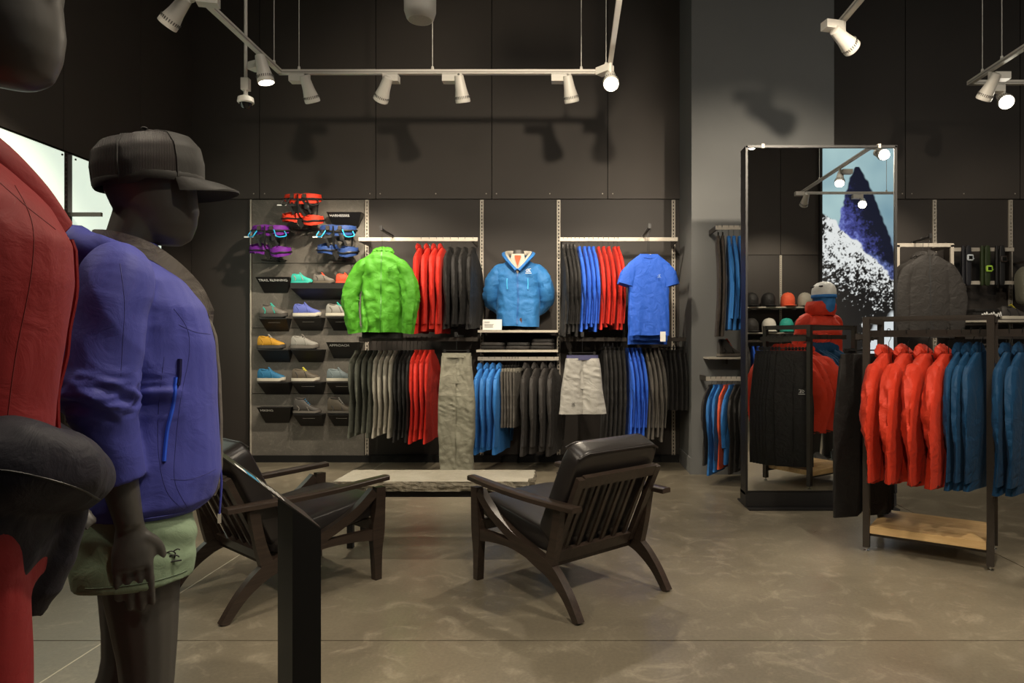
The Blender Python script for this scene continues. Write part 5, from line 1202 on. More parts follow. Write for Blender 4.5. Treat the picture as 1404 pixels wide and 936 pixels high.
def body(k, arms, legs=None, male=False, face=0.0, kh=None):
    """arms: list of (side, [shoulder, elbow, wrist], hand)"""
    m = MB(); a = (0.95 if kh else 1.06) if male else 1.0
    sc = lambda rings: [(z * k, f * k * a, b * k * a, w_ * k * a) for z, f, b, w_ in rings]
    m.fb(sc([(0.80, 0.06, -0.09, 0.10), (0.86, 0.085, -0.115, 0.155), (0.93, 0.085, -0.11, 0.155), (1.02, 0.085, -0.085, 0.13), (1.10, 0.095, -0.085, 0.13), (1.20, 0.115, -0.10, 0.145), (1.29, 0.10, -0.11, 0.155), (1.36, 0.05, -0.105, 0.16), (1.40, 0.02, -0.09, 0.10), (1.43, 0.01, -0.08, 0.06)]))
    kq = kh or k
    limb(m, [(0, -0.045 * k, 1.37 * k), (0, -0.03 * k, 1.44 * (k + kq) / 2), (0, -0.004 * kq, 1.53 * kq)], [0.058 * k * a, 0.050 * k * a, 0.052 * k * a], 18)
    a_ = a; a = 1.0; kt = k; k = kh or k
    m.fb(sc([(1.452, 0.080, 0.02, 0.022), (1.468, 0.102, -0.005, 0.040), (1.50, 0.113, -0.035, 0.056), (1.535, 0.117, -0.062, 0.066), (1.575, 0.114, -0.078, 0.072), (1.62, 0.108, -0.080, 0.074), (1.655, 0.092, -0.066, 0.064), (1.68, 0.060, -0.036, 0.042), (1.69, 0.03, -0.005, 0.02)]), 30, 1.0)
    e_ = 0.010 * (1 - face) * k
    limb(m, [(0, 0.106 * k - e_, 1.59 * k), (0, 0.112 * k - e_, 1.555 * k), (0, 0.116 * k - e_, 1.535 * k), (0, 0.106 * k - e_, 1.522 * k)], [0.010 * k, 0.011 * k, 0.013 * k, 0.011 * k], 10)      # faint nose
    limb(m, [(-0.05 * k, 0.084 * k, 1.592 * k), (0, 0.104 * k, 1.60 * k), (0.05 * k, 0.084 * k, 1.592 * k)], [0.013 * k] * 3, 8)          # brow
    a = a_; k = kt
    for s, P, hd in arms:
        limb(m, [P[0] , (Vector(P[0]) + Vector(P[1])) / 2 + Vector((s * 0.008, 0, 0)), P[1], (Vector(P[1]) * 0.6 + Vector(P[2]) * 0.4), P[2]], [0.052 * k * a, 0.046 * k * a, 0.039 * k * a, 0.040 * k * a, 0.026 * k * a])
        if hd: hand(m, P[2], s, k * 1.02, (Vector(P[2]) - Vector(P[1])).normalized() if hd == 2 else Vector((0, 0.06, -1)), Vector((0, 1, 0)), 0.35)
    for s, dy in ((1, 0.0), (-1, legs if legs is not None else -0.06)):
        x = s * 0.086 * k * a
        limb(m, [(x, -0.01, 0.90 * k), (x, -0.005 + dy * 0.2, 0.74 * k), (x * 0.98, 0.01 + dy * 0.6, 0.46 * k), (x * 0.98, -0.015 + dy * 0.9, 0.30 * k), (x, -0.03 + dy, 0.085 * k)], [0.088 * k * a, 0.083 * k * a, 0.054 * k * a, 0.054 * k * a, 0.036 * k * a])
        limb(m, [(x, -0.06 * k + dy, 0.035 * k), (x, 0.0 + dy, 0.045 * k), (x * 1.08, 0.09 * k + dy, 0.030 * k), (x * 1.12, 0.15 * k + dy, 0.020 * k)], [0.030 * k, 0.036 * k, 0.030 * k, 0.018 * k])
    return m
def base_plate(t, r=0.17):
    MB().lathe([(0, 0), (r, 0), (r, 0.006), (r - 0.006, 0.009), (0, 0.009)], 36).build('base_plate', steel_d, t)
def side_tree(o): 
    me = o.data; return BVHTree.FromPolygons([v.co for v in me.vertices], [p.vertices[:] for p in me.polygons])
def on_side(tree, yz, sgn=1.0, n=6, off=0.0015, direction=None):
    """project a (y,z) polyline from the mannequin's side onto its clothing"""
    out = []
    for p in spline([Vector((0, y, z)) for y, z in yz], n):
        d = Vector((-sgn, 0, 0)) if direction is None else direction
        h = tree.ray_cast(p - d * 0.8, d)
        if h[0] is not None: out.append(h[0] - d * off)
    return out
def ring_tube(mb, rings, seg=30, e=0.92): return mb.fb(rings, seg, e)

# === capped mannequin in the violet blue jacket
TH = R(-58); base1 = Vector((-1.003, 1.60, 0))
t1 = thing('mannequin', 'dark grey mannequin wearing a trucker cap, violet blue jacket and green shorts', 'mannequin', base1, TH)
armR = [Vector((0.165, -0.045, 1.385)), Vector((0.205, -0.075, 1.120)), Vector((0.185, -0.022, 0.838))]
armL = [Vector((-0.165, -0.045, 1.385)), Vector((-0.21, -0.07, 1.125)), Vector((-0.20, 0.0, 0.865))]
b1 = remesh('body', body(1.0, [(1, armR, 1), (-1, armL, 1)], -0.07), 0.0045, manq, t1, 3)
base_plate(t1)
# jacket
jm = MB()
ring_tube(jm, [(0.842, 0.132, -0.142, 0.178), (0.86, 0.150, -0.150, 0.188), (0.92, 0.158, -0.142, 0.182), (1.02, 0.158, -0.128, 0.172), (1.12, 0.155, -0.135, 0.172), (1.22, 0.148, -0.142, 0.178), (1.30, 0.128, -0.145, 0.180), (1.36, 0.095, -0.138, 0.168), (1.40, 0.062, -0.122, 0.130), (1.43, 0.040, -0.105, 0.090), (1.45, 0.030, -0.098, 0.072)])
for s, A in ((1, armR), (-1, armL)):
    sh, el, wr_ = A; cu = el.lerp(wr_, 0.66)
    P = [sh + Vector((-0.04 * s, 0, 0.0)), sh + Vector((0.012 * s, 0, -0.035)), sh.lerp(el, 0.5) + Vector((0.012 * s, -0.003, 0)), sh.lerp(el, 0.84) + Vector((0.008 * s, 0, 0)), el + Vector((0.006 * s, 0, 0)), el.lerp(wr_, 0.3), cu]
    Q = spline(P, 6); rq = [r.x for r in spline([Vector((r, 0, 0)) for r in (0.050, 0.066, 0.066, 0.064, 0.060, 0.054, 0.048)], 6)]
    jm.tube(Q, rq, 22)
def fold1(co):
    on_arm = min(1.0, max(0.0, (abs(co.x) - 0.155) / 0.02))
    ang = math.atan2(co.y + 0.06, abs(co.x) - 0.20)
    el = math.exp(-((co.z - 1.112) / 0.038) ** 2) * on_arm
    d = el * 0.013 * ridge(math.cos(ang) * 0.7 + 3, math.sin(ang) * 0.7, co.z * 34 + 0.8 * math.sin(ang * 2)) + el * 0.006 * ridge(math.cos(ang) * 1.5, math.sin(ang) * 1.5 + 4, co.z * 60)
    d += on_arm * math.exp(-((co.z - 1.24) / 0.10) ** 2) * 0.004 * ridge(co.y * 12 + co.z * 6, co.z * 10 - co.y * 6, 2.2)
    d += 0.005 * nz3(co.x * 7, co.y * 9, co.z * 3.2) + 0.003 * ridge(co.y * 8 + co.z * 5, co.z * 6, 1.0)
    d += 0.005 * math.exp(-((co.z - 0.90) / 0.07) ** 2) * ridge(co.y * 9, co.x * 7, co.z * 3) * (1 - on_arm)
    return d
j1 = remesh('soft_shell_jacket', jm, 0.0052, C['violet'], t1, 2, fold1)
tag(j1, 'violet blue hooded softshell jacket with rolled sleeve')
tr = side_tree(j1)
sm = fabric('violet_seam', (0.035, 0.038, 0.19), wr=0.0)
def seam(yz, r=0.0010, mat=sm, name='seam', off=-0.0005, par=j1, tree=None, sgn=1.0):
    q = on_side(tree or tr, yz, sgn, 8, off)
    if len(q) > 2: MB().tube(q, r, 6).build(name, mat, par)
seam([(0.058, 1.295), (0.085, 1.25), (0.088, 1.19), (0.072, 1.10), (0.062, 1.0), (0.06, 0.92), (0.085, 0.855)])
seam([(-0.038, 1.38), (-0.03, 1.30), (-0.033, 1.22), (-0.036, 1.155)])
seam([(0.068, 1.26), (0.10, 1.245), (0.135, 1.24)])
seam([(0.052, 0.925), (0.09, 0.918), (0.145, 0.925)])
seam([(0.04, 1.19), (0.03, 1.08), (0.03, 0.98), (0.045, 0.90), (0.08, 0.85)])
seam([(0.062, 1.145), (0.058, 1.09), (0.046, 1.03), (0.040, 0.965)], 0.0042, C['vivid'], 'pocket_zipper', 0.0008)
seam([(0.070, 1.185), (0.069, 1.15), (0.066, 1.128)], 0.005, plain('zip_pull_navy', (0.012, 0.012, 0.06, 1), 0.4), 'zip_pull', 0.003)
# front edge: dark zip tape along the open front, lining and turned-out collar
frn = lambda z: lerp_tab([(0.842, 0.140), (0.86, 0.150), (0.92, 0.158), (1.02, 0.158), (1.12, 0.155), (1.22, 0.148), (1.30, 0.128)], z)[0]
P = [Vector((0.006, frn(z) + 0.004, z)) for z in [0.848 + (1.29 - 0.848) * i / 24 for i in range(25)]]
MB().tube(P, (0.006, 0.009), 8, ref=(0, 1, 0)).build('zip_tape', C['lining'], j1)
for s in (1, -1):
    outer = spline([Vector((s * 0.018, 0.142, 1.275)), Vector((s * 0.062, 0.112, 1.325)), Vector((s * 0.104, 0.056, 1.382)), Vector((s * 0.116, -0.005, 1.420)), Vector((s * 0.094, -0.068, 1.440)), Vector((s * 0.03, -0.108, 1.450))], 6)
    inner = spline([Vector((s * 0.006, 0.128, 1.30)), Vector((s * 0.028, 0.098, 1.365)), Vector((s * 0.058, 0.050, 1.412)), Vector((s * 0.072, 0.0, 1.446)), Vector((s * 0.064, -0.06, 1.464)), Vector((s * 0.02, -0.095, 1.470))], 6)
    rings = [[a, a + Vector((s * 0.004, 0.003, -0.008)), (a + b) / 2 + Vector((s * 0.022, 0.012, 0.012)), b + Vector((0, 0, 0.004)), b] for a, b in zip(outer, inner)]
    MB().loft(rings).build('turned_out_collar', C['lining'], j1)
# hood lying on the back
P = spline([Vector((0.102, 0.0, 1.408)), Vector((0.098, -0.060, 1.416)), Vector((0.055, -0.122, 1.432)), Vector((0, -0.142, 1.436)), Vector((-0.055, -0.122, 1.432)), Vector((-0.098, -0.060, 1.416)), Vector((-0.102, 0.0, 1.408))], 6)
MB().tube(P, [(0.016 + 0.030 * math.sin(math.pi * i / 36), 0.020 + 0.018 * math.sin(math.pi * i / 36)) for i in range(37)], 16, ref=(0, 0, 1), fn=lambda t, th, p: 1 + 0.2 * nz3(p.x * 22, p.y * 22 + math.cos(th), math.sin(th) * 1.5)).build('hood', C['violet'], j1)
MB().tube(spline([Vector((0.03, 0.160, 0.93)), Vector((0.032, 0.163, 0.88)), Vector((0.034, 0.160, 0.83)), Vector((0.034, 0.158, 0.80))], 4), 0.0028, 6).build('drawcord', C['violet'], j1)
MB().box((0.034, 0.158, 0.795), (0.008, 0.008, 0.022)).build('cord_end', rail_m, j1, False)
MB().fb([(0.838, 0.128, -0.138, 0.174), (0.846, 0.136, -0.144, 0.181), (0.852, 0.130, -0.140, 0.176)], 30).build('hem_band', C['violet'], j1)
# shorts
sm_ = MB()
ring_tube(sm_, [(0.80, 0.085, -0.135, 0.165), (0.86, 0.105, -0.138, 0.172), (0.92, 0.10, -0.12, 0.160)])
for s in (1, -1):
    x = s * 0.092
    sm_.fb([(0.695, 0.100 - 0.012 * (s < 0), -0.128, 0.092, x), (0.74, 0.104, -0.134, 0.093, x), (0.81, 0.104, -0.138, 0.090, x * 0.95), (0.87, 0.09, -0.12, 0.085, x * 0.9)], 26)
s1 = remesh('hiking_shorts', sm_, 0.006, C['sage'], None, 2, lambda co: 0.006 * nz3(co.x * 9, co.y * 13, co.z * 6) + 0.003 * math.sin(co.z * 60 + co.y * 40 + 3 * nz3(co.y * 9, co.z * 9, 0)) * math.exp(-((co.z - 0.79) / 0.05) ** 2))
s1.parent = t1; tag(s1, 'sage green hiking shorts')
ts = side_tree(s1)
q = on_side(ts, [(-0.10, 0.712), (0.0, 0.712), (0.085, 0.712)], 1.0, 6, 0.0003); MB().tube(q, 0.0014, 5).build('hem_seam', fabric('sage_seam', (0.12, 0.17, 0.11)), s1)
h = ts.ray_cast(Vector((0.6, 0.055, 0.755)), Vector((-1, 0, 0)))
if h[0] is not None: mark(s1, Matrix.Translation(h[0] + Vector((0.002, 0, 0))) @ Matrix.Rotation(R(90), 4, 'Z') @ Matrix.Rotation(R(90), 4, 'X'), 0.030, zipd)
# trucker cap
cap = bpy.data.objects.new('trucker_cap', None); col.objects.link(cap); cap.parent = t1; tag(cap, 'dark grey trucker cap with mesh back')
cz, cy_ = 1.598, 0.016
def cap_pt(th, ph, k=1.0):
    # th 0 = front(+y); ph 0 rim .. 1 crown
    front = max(0, math.cos(th)); R1y, R1x = 0.112 + 0.002 * front, 0.092
    prof = lerp_tab([(0.0, 1.0), (0.25, 1.0 + 0.02), (0.5, 0.97), (0.75, 0.80), (0.9, 0.50), (1.0, 0.0)], ph)[0]
    hgt = lerp_tab([(0.0, 0.0), (0.25, 0.045), (0.5, 0.082), (0.75, 0.107), (0.9, 0.117), (1.0, 0.119)], ph)[0]
    y = R1y * prof * math.cos(th); x = R1x * prof * math.sin(th)
    return Vector((x * k, cy_ + (y - 0.012 * ph) * k, cz + hgt * (0.93 + 0.12 * math.cos(th)) - 0.010 * math.cos(th) * (1 - ph) * -1 - (0.012 if math.cos(th) < -0.3 else 0.0) * (1 - ph)))
def cap_patch(a0, a1, n, mat, name, k=1.0):
    rings = [[cap_pt(R(a0 + (a1 - a0) * i / n), j / 12, k) for j in range(13)] for i in range(n + 1)]
    m = MB(); m.loft(rings, closed=False, cap0=False, cap1=False); return m.build(name, mat, cap)
meshm, nt, b_ = newmat('cap_mesh'); b_.inputs['Roughness'].default_value = 0.55
tc = N(nt, 'ShaderNodeTexCoord'); wv = N(nt, 'ShaderNodeTexWave', Scale=120.0, Distortion=1.0, bands_direction='Y'); vr = N(nt, 'ShaderNodeTexVoronoi', Scale=420.0)
nt.links.new(tc.outputs['Object'], wv.inputs['Vector']); nt.links.new(tc.outputs['Object'], vr.inputs['Vector'])
rp = N(nt, 'ShaderNodeValToRGB'); rp.color_ramp.elements[0].color = (0.008, 0.006, 0.006, 1); rp.color_ramp.elements[1].color = (0.034, 0.026, 0.023, 1)
nt.links.new(wv.outputs['Fac'], rp.inputs[0]); nt.links.new(rp.outputs[0], b_.inputs['Base Color'])
bp = N(nt, 'ShaderNodeBump', Strength=0.5, Distance=0.003); nt.links.new(wv.outputs['Fac'], bp.inputs['Height']); nt.links.new(bp.outputs[0], b_.inputs['Normal'])
cap_patch(-62, 62, 20, C['capgrey'], 'front_panel')
for a0, a1 in ((62, 122), (122, 180), (180, 238), (238, 298)): cap_patch(a0, a1, 10, meshm, 'mesh_panel')
for a in (62, 122, 180, 238, 298): MB().tube([cap_pt(R(a), j / 12, 1.003) for j in range(13)], 0.0022, 5).build('panel_seam', C['capgrey'], cap)
MB().tube([cap_pt(R(a), 0.03, 1.0) for a in range(0, 361, 12)], (0.010, 0.002), 6).build('sweat_band', C['capgrey'], cap)
rings = []
for i in range(13):
    a = R(-66 + 132 * i / 12); inn = cap_pt(a, 0.04, 0.985); c = math.cos(a * 90 / 66)
    ext = 0.078 * max(0.03, c) ** 0.55
    row_ = []
    for j in range(7):
        u = j / 6; p = inn + Vector((math.sin(a) * ext * u * 0.45, ext * u, 0.004 * u - 0.020 * u * u - 0.014 * (math.sin(a) / 0.9) ** 2 * u)); row_.append(p)
    rings.append(row_ + [q + Vector((0, 0, -0.004)) for q in reversed(row_)])
MB().loft(rings).build('bill', C['capgrey'], cap)
MB().superbox(cap_pt(0, 1.0) + Vector((0, 0, 0.001)), (0.014, 0.014, 0.007), 1.0, 10, 6).build('button', C['capgrey'], cap)

# === red jacket mannequin at the edge
TH2 = R(-50); base2 = Vector((-0.975, 1.10, 0)); K2 = 1.085
t2 = thing('mannequin', 'dark mannequin wearing a crimson jacket with a navy jacket tied round its waist', 'mannequin', base2, TH2)
aR = [Vector((0.175, -0.06, 1.45)), Vector((0.22, -0.10, 1.19)), Vector((0.115, -0.01, 0.99))]; aL = [Vector((-0.175, -0.06, 1.45)), Vector((-0.26, -0.10, 1.26)), Vector((-0.20, 0.05, 1.03))]
remesh('body', body(K2, [(1, aR, 2), (-1, aL, 2)], -0.05, True, 0.0, 1.133), 0.0075, manq, t2, 3)
base_plate(t2)
jm = MB()
ring_tube(jm, [(0.96, 0.120, -0.150, 0.18), (1.05, 0.112, -0.145, 0.18), (1.12, 0.115, -0.14, 0.18), (1.22, 0.130, -0.145, 0.185), (1.32, 0.142, -0.155, 0.195), (1.385, 0.140, -0.165, 0.20), (1.44, 0.112, -0.165, 0.195), (1.49, 0.070, -0.150, 0.165), (1.53, 0.035, -0.13, 0.115), (1.57, 0.012, -0.12, 0.085)])
for s, A in ((1, aR), (-1, aL)):
    P = [A[0] + Vector((-0.05 * s, 0, 0)), A[0] + Vector((0.005 * s, 0, -0.04)), A[0].lerp(A[1], 0.5), A[1], A[1].lerp(A[2], 0.5), A[1].lerp(A[2], 0.95)]
    Q = spline(P, 6); rq = [r.x for r in spline([Vector((r, 0, 0)) for r in (0.055, 0.072, 0.068, 0.062, 0.056, 0.048)], 6)]
    jm.tube(Q, rq, 20)
j2 = remesh('soft_shell_jacket', jm, 0.008, C['crimson'], None, 2, lambda co: 0.007 * nz3(co.x * 7, co.y * 8, co.z * 3.5) + 0.003 * nz3(co.x * 15, co.y * 15, co.z * 9) + (0.008 * math.sin(co.z * 140 + 4 * nz3(co.x * 9, co.y * 9, 1)) * math.exp(-((co.z - 1.26) / 0.06) ** 2) if abs(co.x) > 0.19 else 0))
j2.parent = t2; tag(j2, 'crimson softshell jacket')
tr2 = side_tree(j2); cs = fabric('crimson_seam', (0.13, 0.006, 0.007), wr=0)
for yz in ([(0.06, 1.46), (0.08, 1.40), (0.078, 1.32), (0.06, 1.20), (0.05, 1.10)], [(0.03, 1.47), (0.07, 1.43), (0.11, 1.40)]):
    q = on_side(tr2, yz, 1.0, 8, -0.0006)
    if len(q) > 2: MB().tube(q, 0.0011, 6).build('seam', cs, j2)
P = spline([Vector((0.015, 0.128, 1.415)), Vector((0.055, 0.085, 1.475)), Vector((0.085, 0.02, 1.535)), Vector((0.075, -0.07, 1.575)), Vector((0.0, -0.115, 1.585)), Vector((-0.075, -0.07, 1.575)), Vector((-0.085, 0.02, 1.535)), Vector((-0.055, 0.085, 1.475)), Vector((-0.015, 0.128, 1.415))], 6)
MB().tube(P, (0.022, 0.006), 10, ref=(0, 0, 1)).build('open_collar', C['crimson'], j2)
MB().tube([Vector((p.x * 0.90, p.y - 0.008, p.z + 0.006)) for p in P], (0.018, 0.005), 10, ref=(0, 0, 1)).build('collar_lining', C['coal'], j2)
MB().tube([Vector((0.0, lerp_tab([(0.96, 0.120), (1.12, 0.115), (1.22, 0.130), (1.32, 0.142), (1.385, 0.140), (1.42, 0.125)], z)[0] + 0.004, z)) for z in [0.98 + 0.02 * i for i in range(22)]], 0.004, 6).build('zipper', C['crimson'], j2)
# navy jacket tied round the waist
nm = MB()
ring_tube(nm, [(0.765, 0.040, -0.185, 0.185), (0.80, 0.072, -0.190, 0.20), (0.88, 0.112, -0.180, 0.20), (0.96, 0.130, -0.170, 0.195), (1.03, 0.128, -0.165, 0.19), (1.065, 0.115, -0.150, 0.18)])
limb(nm, [(0.15, -0.06, 1.035), (0.155, 0.04, 1.04), (0.12, 0.10, 1.025), (0.06, 0.145, 0.995), (0.015, 0.165, 0.975)], [0.05, 0.066, 0.068, 0.056, 0.036], 18, 6)
limb(nm, [(-0.15, -0.06, 1.02), (-0.16, 0.06, 1.02), (-0.10, 0.13, 0.995), (-0.01, 0.15, 0.97)], [0.05, 0.062, 0.058, 0.040], 18, 6)
limb(nm, [(0.01, 0.135, 0.965), (0.02, 0.115, 0.89), (0.03, 0.085, 0.82), (0.03, 0.07, 0.775)], [0.036, 0.040, 0.040, 0.030], 16, 6)
n2 = remesh('tied_jacket', nm, 0.008, C['navy'], None, 2, lambda co: 0.010 * nz3(co.x * 6, co.y * 6, co.z * 4 + 3) + 0.006 * ridge(co.x * 8 + co.z * 6, co.y * 8, co.z * 5) + 0.003 * ridge(co.x * 16, co.y * 16 + co.z * 8, co.z * 12))
n2.parent = t2; tag(n2, 'dark navy jacket tied round the waist')
tn = side_tree(n2)
q = on_side(tn, [(-0.05, 1.05), (0.05, 1.04), (0.13, 1.0), (0.17, 0.96)], 1.0, 8, 0.0003); MB().tube(q, 0.0018, 6).build('seam', zipd, n2)
# red trousers
pm = MB()
ring_tube(pm, [(0.84, 0.11, -0.14, 0.175), (0.93, 0.12, -0.14, 0.18), (1.02, 0.11, -0.12, 0.165)])
for s in (1, -1):
    x = s * 0.105
    limb(pm, [(x, -0.01, 0.95), (x, -0.01, 0.80), (x, 0.0 - 0.02 * (s < 0), 0.52), (x, -0.01 - 0.04 * (s < 0), 0.28), (x, -0.02 - 0.045 * (s < 0), 0.06)], [0.095, 0.092, 0.080, 0.076, 0.075], 20, 6)
p2 = remesh('shell_trousers', pm, 0.009, C['crimson'], None, 2, lambda co: 0.010 * nz3(co.x * 8, co.y * 8, co.z * 3) + 0.005 * nz3(co.x * 14, co.y * 14, co.z * 9))
p2.parent = t2; tag(p2, 'crimson shell trousers')

# === helmeted mannequin beside the rack (seen in the mirror)
TH3 = R(-20); base3 = Vector((2.56, 3.16, 0)); K3 = 1.06
t3 = thing('mannequin', 'mannequin in red shell jacket and white helmet, seen in the mirror', 'mannequin', base3, TH3)
aR = [Vector((0.185, -0.05, 1.465)), Vector((0.23, -0.08, 1.19)), Vector((0.20, 0.03, 0.96))]; aL = [Vector((-p.x, p.y, p.z)) for p in aR]
remesh('body', body(K3, [(1, aR, 1), (-1, aL, 1)], -0.04, True), 0.009, manq, t3, 3)
base_plate(t3)
jm = MB()
ring_tube(jm, [(0.80, 0.15, -0.17, 0.205), (0.95, 0.155, -0.165, 0.20), (1.15, 0.16, -0.16, 0.20), (1.32, 0.15, -0.165, 0.205), (1.42, 0.12, -0.16, 0.20), (1.47, 0.09, -0.14, 0.15), (1.52, 0.075, -0.125, 0.10)])
for s, A in ((1, aR), (-1, aL)):
    P = [A[0] + Vector((-0.05 * s, 0, 0)), A[0] + Vector((0.005 * s, 0, -0.04)), A[0].lerp(A[1], 0.5), A[1], A[1].lerp(A[2], 0.95)]
    Q = spline(P, 6); jm.tube(Q, [r.x for r in spline([Vector((r, 0, 0)) for r in (0.070, 0.080, 0.074, 0.068, 0.055)], 6)], 18)
j3 = remesh('shell_jacket', jm, 0.010, C['orange'], None, 2, lambda co: 0.009 * nz3(co.x * 8, co.y * 8, co.z * 4) + 0.004 * nz3(co.x * 16, co.y * 16, co.z * 10))
j3.parent = t3; tag(j3, 'orange red shell jacket')
MB().fb([(1.50, 0.10, -0.16, 0.13), (1.55, 0.12, -0.185, 0.145), (1.60, 0.125, -0.19, 0.14), (1.64, 0.11, -0.17, 0.125), (1.63, 0.09, -0.14, 0.10), (1.56, 0.08, -0.12, 0.09)], 30).build('raised_hood', C['orange'], j3)
p3 = MB()
ring_tube(p3, [(0.80, 0.10, -0.13, 0.165), (0.92, 0.105, -0.13, 0.165)])
for s in (1, -1): limb(p3, [(s * 0.098, -0.01, 0.9), (s * 0.098, -0.01, 0.76), (s * 0.098, 0.0, 0.5), (s * 0.098, -0.02, 0.26), (s * 0.1, -0.03, 0.07)], [0.1, 0.1, 0.08, 0.07, 0.066], 18, 5)
p3 = remesh('shell_trousers', p3, 0.010, C['coal'], None, 2, lambda co: 0.009 * nz3(co.x * 8, co.y * 8, co.z * 4))
p3.parent = t3; tag(p3, 'charcoal trousers')
hl = bpy.data.objects.new('climbing_helmet', None); col.objects.link(hl); hl.parent = t3; tag(hl, 'white vented climbing helmet')
hr = [[Vector((r * 0.105 * math.sin(a), 0.015 + r * 0.135 * math.cos(a), 1.70 + z)) for a in [2 * math.pi * k / 32 for k in range(32)]] for r, z in ((1.0, -0.01), (1.03, 0.02), (1.0, 0.06), (0.86, 0.10), (0.6, 0.125), (0.3, 0.137), (0.02, 0.14))]
MB().loft(hr, False, True).build('shell', plain('helmet_white', (0.72, 0.72, 0.70, 1), 0.35), hl)
vm = MB()
for k in range(5):
    a = R(-60 + 30 * k)
    vm.tube([Vector((0.106 * math.sin(a) * r, 0.015 + y, 1.70 + z)) for y, z, r in ((-0.085, 0.085, 1.0), (0.0, 0.128 - 0.02 * abs(k - 2), 0.9), (0.09, 0.085, 1.0))], (0.009, 0.006), 6)
vm.build('vent_openings', blackm2, hl)
MB().tube([Vector((0.108 * math.sin(a), 0.015 + 0.138 * math.cos(a), 1.690)) for a in [2 * math.pi * k / 30 for k in range(31)]], (0.016, 0.004), 8, ref=(0, 0, 1)).build('rim_band', C['sky'], hl)
bf = MB().fb([(1.50, 0.09, -0.09, 0.075), (1.56, 0.135, -0.085, 0.082), (1.62, 0.142, -0.095, 0.088), (1.68, 0.135, -0.10, 0.09), (1.70, 0.12, -0.09, 0.085)], 30).build('balaclava', C['azure'])
bf.parent = t3; tag(bf, 'blue balaclava')
for s in (-1, 1):
    o3 = shoe(Vector((s * 0.10, -0.11 - 0.02 * (s < 0), 0.010)), R(90), ('dgrey', 'lgrey', 'grey', 'slate', 'slate', 'slate', 'slate'), 'slate grey trail shoe', False, None, 1.1); o3.parent = t3
    del o3['category']

# ------------------------------------------------------------------ shop front wall, seen only in the mirror
# backlit mountain picture
PX0, PX1, PZ0, PZ1 = 4.19, 6.90, 0.55, 5.05
nx, nz_ = 300, 480; vs_, fs_, cols = [], [], []
def mix3(a, b, k): k = max(0.0, min(1.0, k)); return tuple(p + (q - p) * k for p, q in zip(a, b))
def mountain(x, z):
    """flat printed photograph: pale sky, dark spire, blue snowfield, speckled scree"""
    u = x - PX0; n1 = nz3(x * 1.3, z * 1.3, 7); n2 = nz3(x * 4, z * 4, 3); n3 = nz3(x * 11, z * 11, 5); n4 = nz3(x * 27, z * 27, 9); n5 = nz3(x * 55, z * 55, 2)
    rough = n2 * 0.35 + n3 * 0.35 + n4 * 0.35 + n5 * 0.25
    # sky, darker and bluer towards the far shoulder, with drifting mist
    col_ = mix3((0.42, 0.60, 0.62), (0.14, 0.27, 0.36), 0.35 + 0.30 * (u - 0.8) + 0.25 * (3.6 - z) + 0.5 * n1 + 0.2 * n2)
    # misty far wall behind the spire
    rz = 3.25 + 0.12 * n2 + 0.05 * n3
    col_ = mix3(col_, mix3((0.07, 0.12, 0.24), (0.24, 0.34, 0.50), 0.4 + rough), (rz - z) * 2.2)
    # spire
    top = 4.15; dz = top - z
    if dz > 0:
        cx = 0.58 + 0.10 * min(dz, 1.2); wl_ = 0.03 + 0.40 * dz ** 0.72 + 0.03 * n3; wr_ = 0.03 + 0.36 * dz ** 0.75 + 0.03 * n3
        e = min(u - (cx - wl_), (cx + wr_) - u)
        lit = 0.42 - (u - cx) * 1.5 - 0.65 * (z - 3.2) + 0.7 * rough
        rock = mix3((0.006, 0.008, 0.022), (0.075, 0.085, 0.36), (lit - 0.35) * 2.0)
        rock = mix3(rock, (0.20, 0.25, 0.62), (lit - 0.75) * 3 - 0.6 * (z - 3.1))
        col_ = mix3(col_, rock, e * 40)
    # blue snow apron at its foot
    ap = 3.05 - 0.50 * (u - 0.2) + 0.10 * n2 + 0.05 * n3
    if z < ap + 0.1 and u > -0.1:
        sn = mix3((0.012, 0.016, 0.06), (0.20, 0.26, 0.62), 0.42 + 1.3 * rough)
        col_ = mix3(col_, sn, (ap - z) * 12)
    # near scree ridge falling away, rising again on the far side
    rg = 3.42 - 0.98 * u + 0.10 * n2 + 0.07 * n3; rg2 = 2.30 + 0.62 * (u - 1.2) + 0.10 * n2 + 0.05 * n3
    d = max(rg, rg2) - z
    if d > -0.05:
        band = 0.5 + 0.5 * math.sin(2.2 * d + 2.4 * u + 2.0 * n2 + 0.4)
        sp = 1.5 * rough + 0.62 * band - 0.30 * d - 0.02
        sc_ = mix3((0.010, 0.009, 0.009), (0.82, 0.84, 0.84), (sp - 0.12) * 4.0)
        col_ = mix3(col_, sc_, (d + 0.03) * 25)
    if u > 0.75:
        sg = 1.95 - 0.9 * abs(u - 1.35) + 0.1 * n3 - z
        col_ = mix3(col_, (0.72, 0.77, 0.80), sg * 9)
    return col_
for i in range(nx + 1):
    for j in range(nz_ + 1):
        vs_.append((PX0 + (PX1 - PX0) * i / nx, 0, PZ0 + (PZ1 - PZ0) * j / nz_))
fs_ = [(i * (nz_ + 1) + j, i * (nz_ + 1) + j + 1, (i + 1) * (nz_ + 1) + j + 1, (i + 1) * (nz_ + 1) + j) for i in range(nx) for j in range(nz_)]
me = bpy.data.meshes.new('printed_fabric'); me.from_pydata(vs_, [], fs_)
ca = me.color_attributes.new('print', 'FLOAT_COLOR', 'POINT')
buf = []
for v in vs_: buf += [*mountain(v[0], v[2]), 1.0]
ca.data.foreach_set('color', buf)
pm_, nt, b_ = newmat('backlit_print'); at_ = N(nt, 'ShaderNodeVertexColor'); at_.layer_name = 'print'
nt.links.new(at_.outputs[0], b_.inputs['Emission Color']); b_.inputs['Emission Strength'].default_value = 1.05
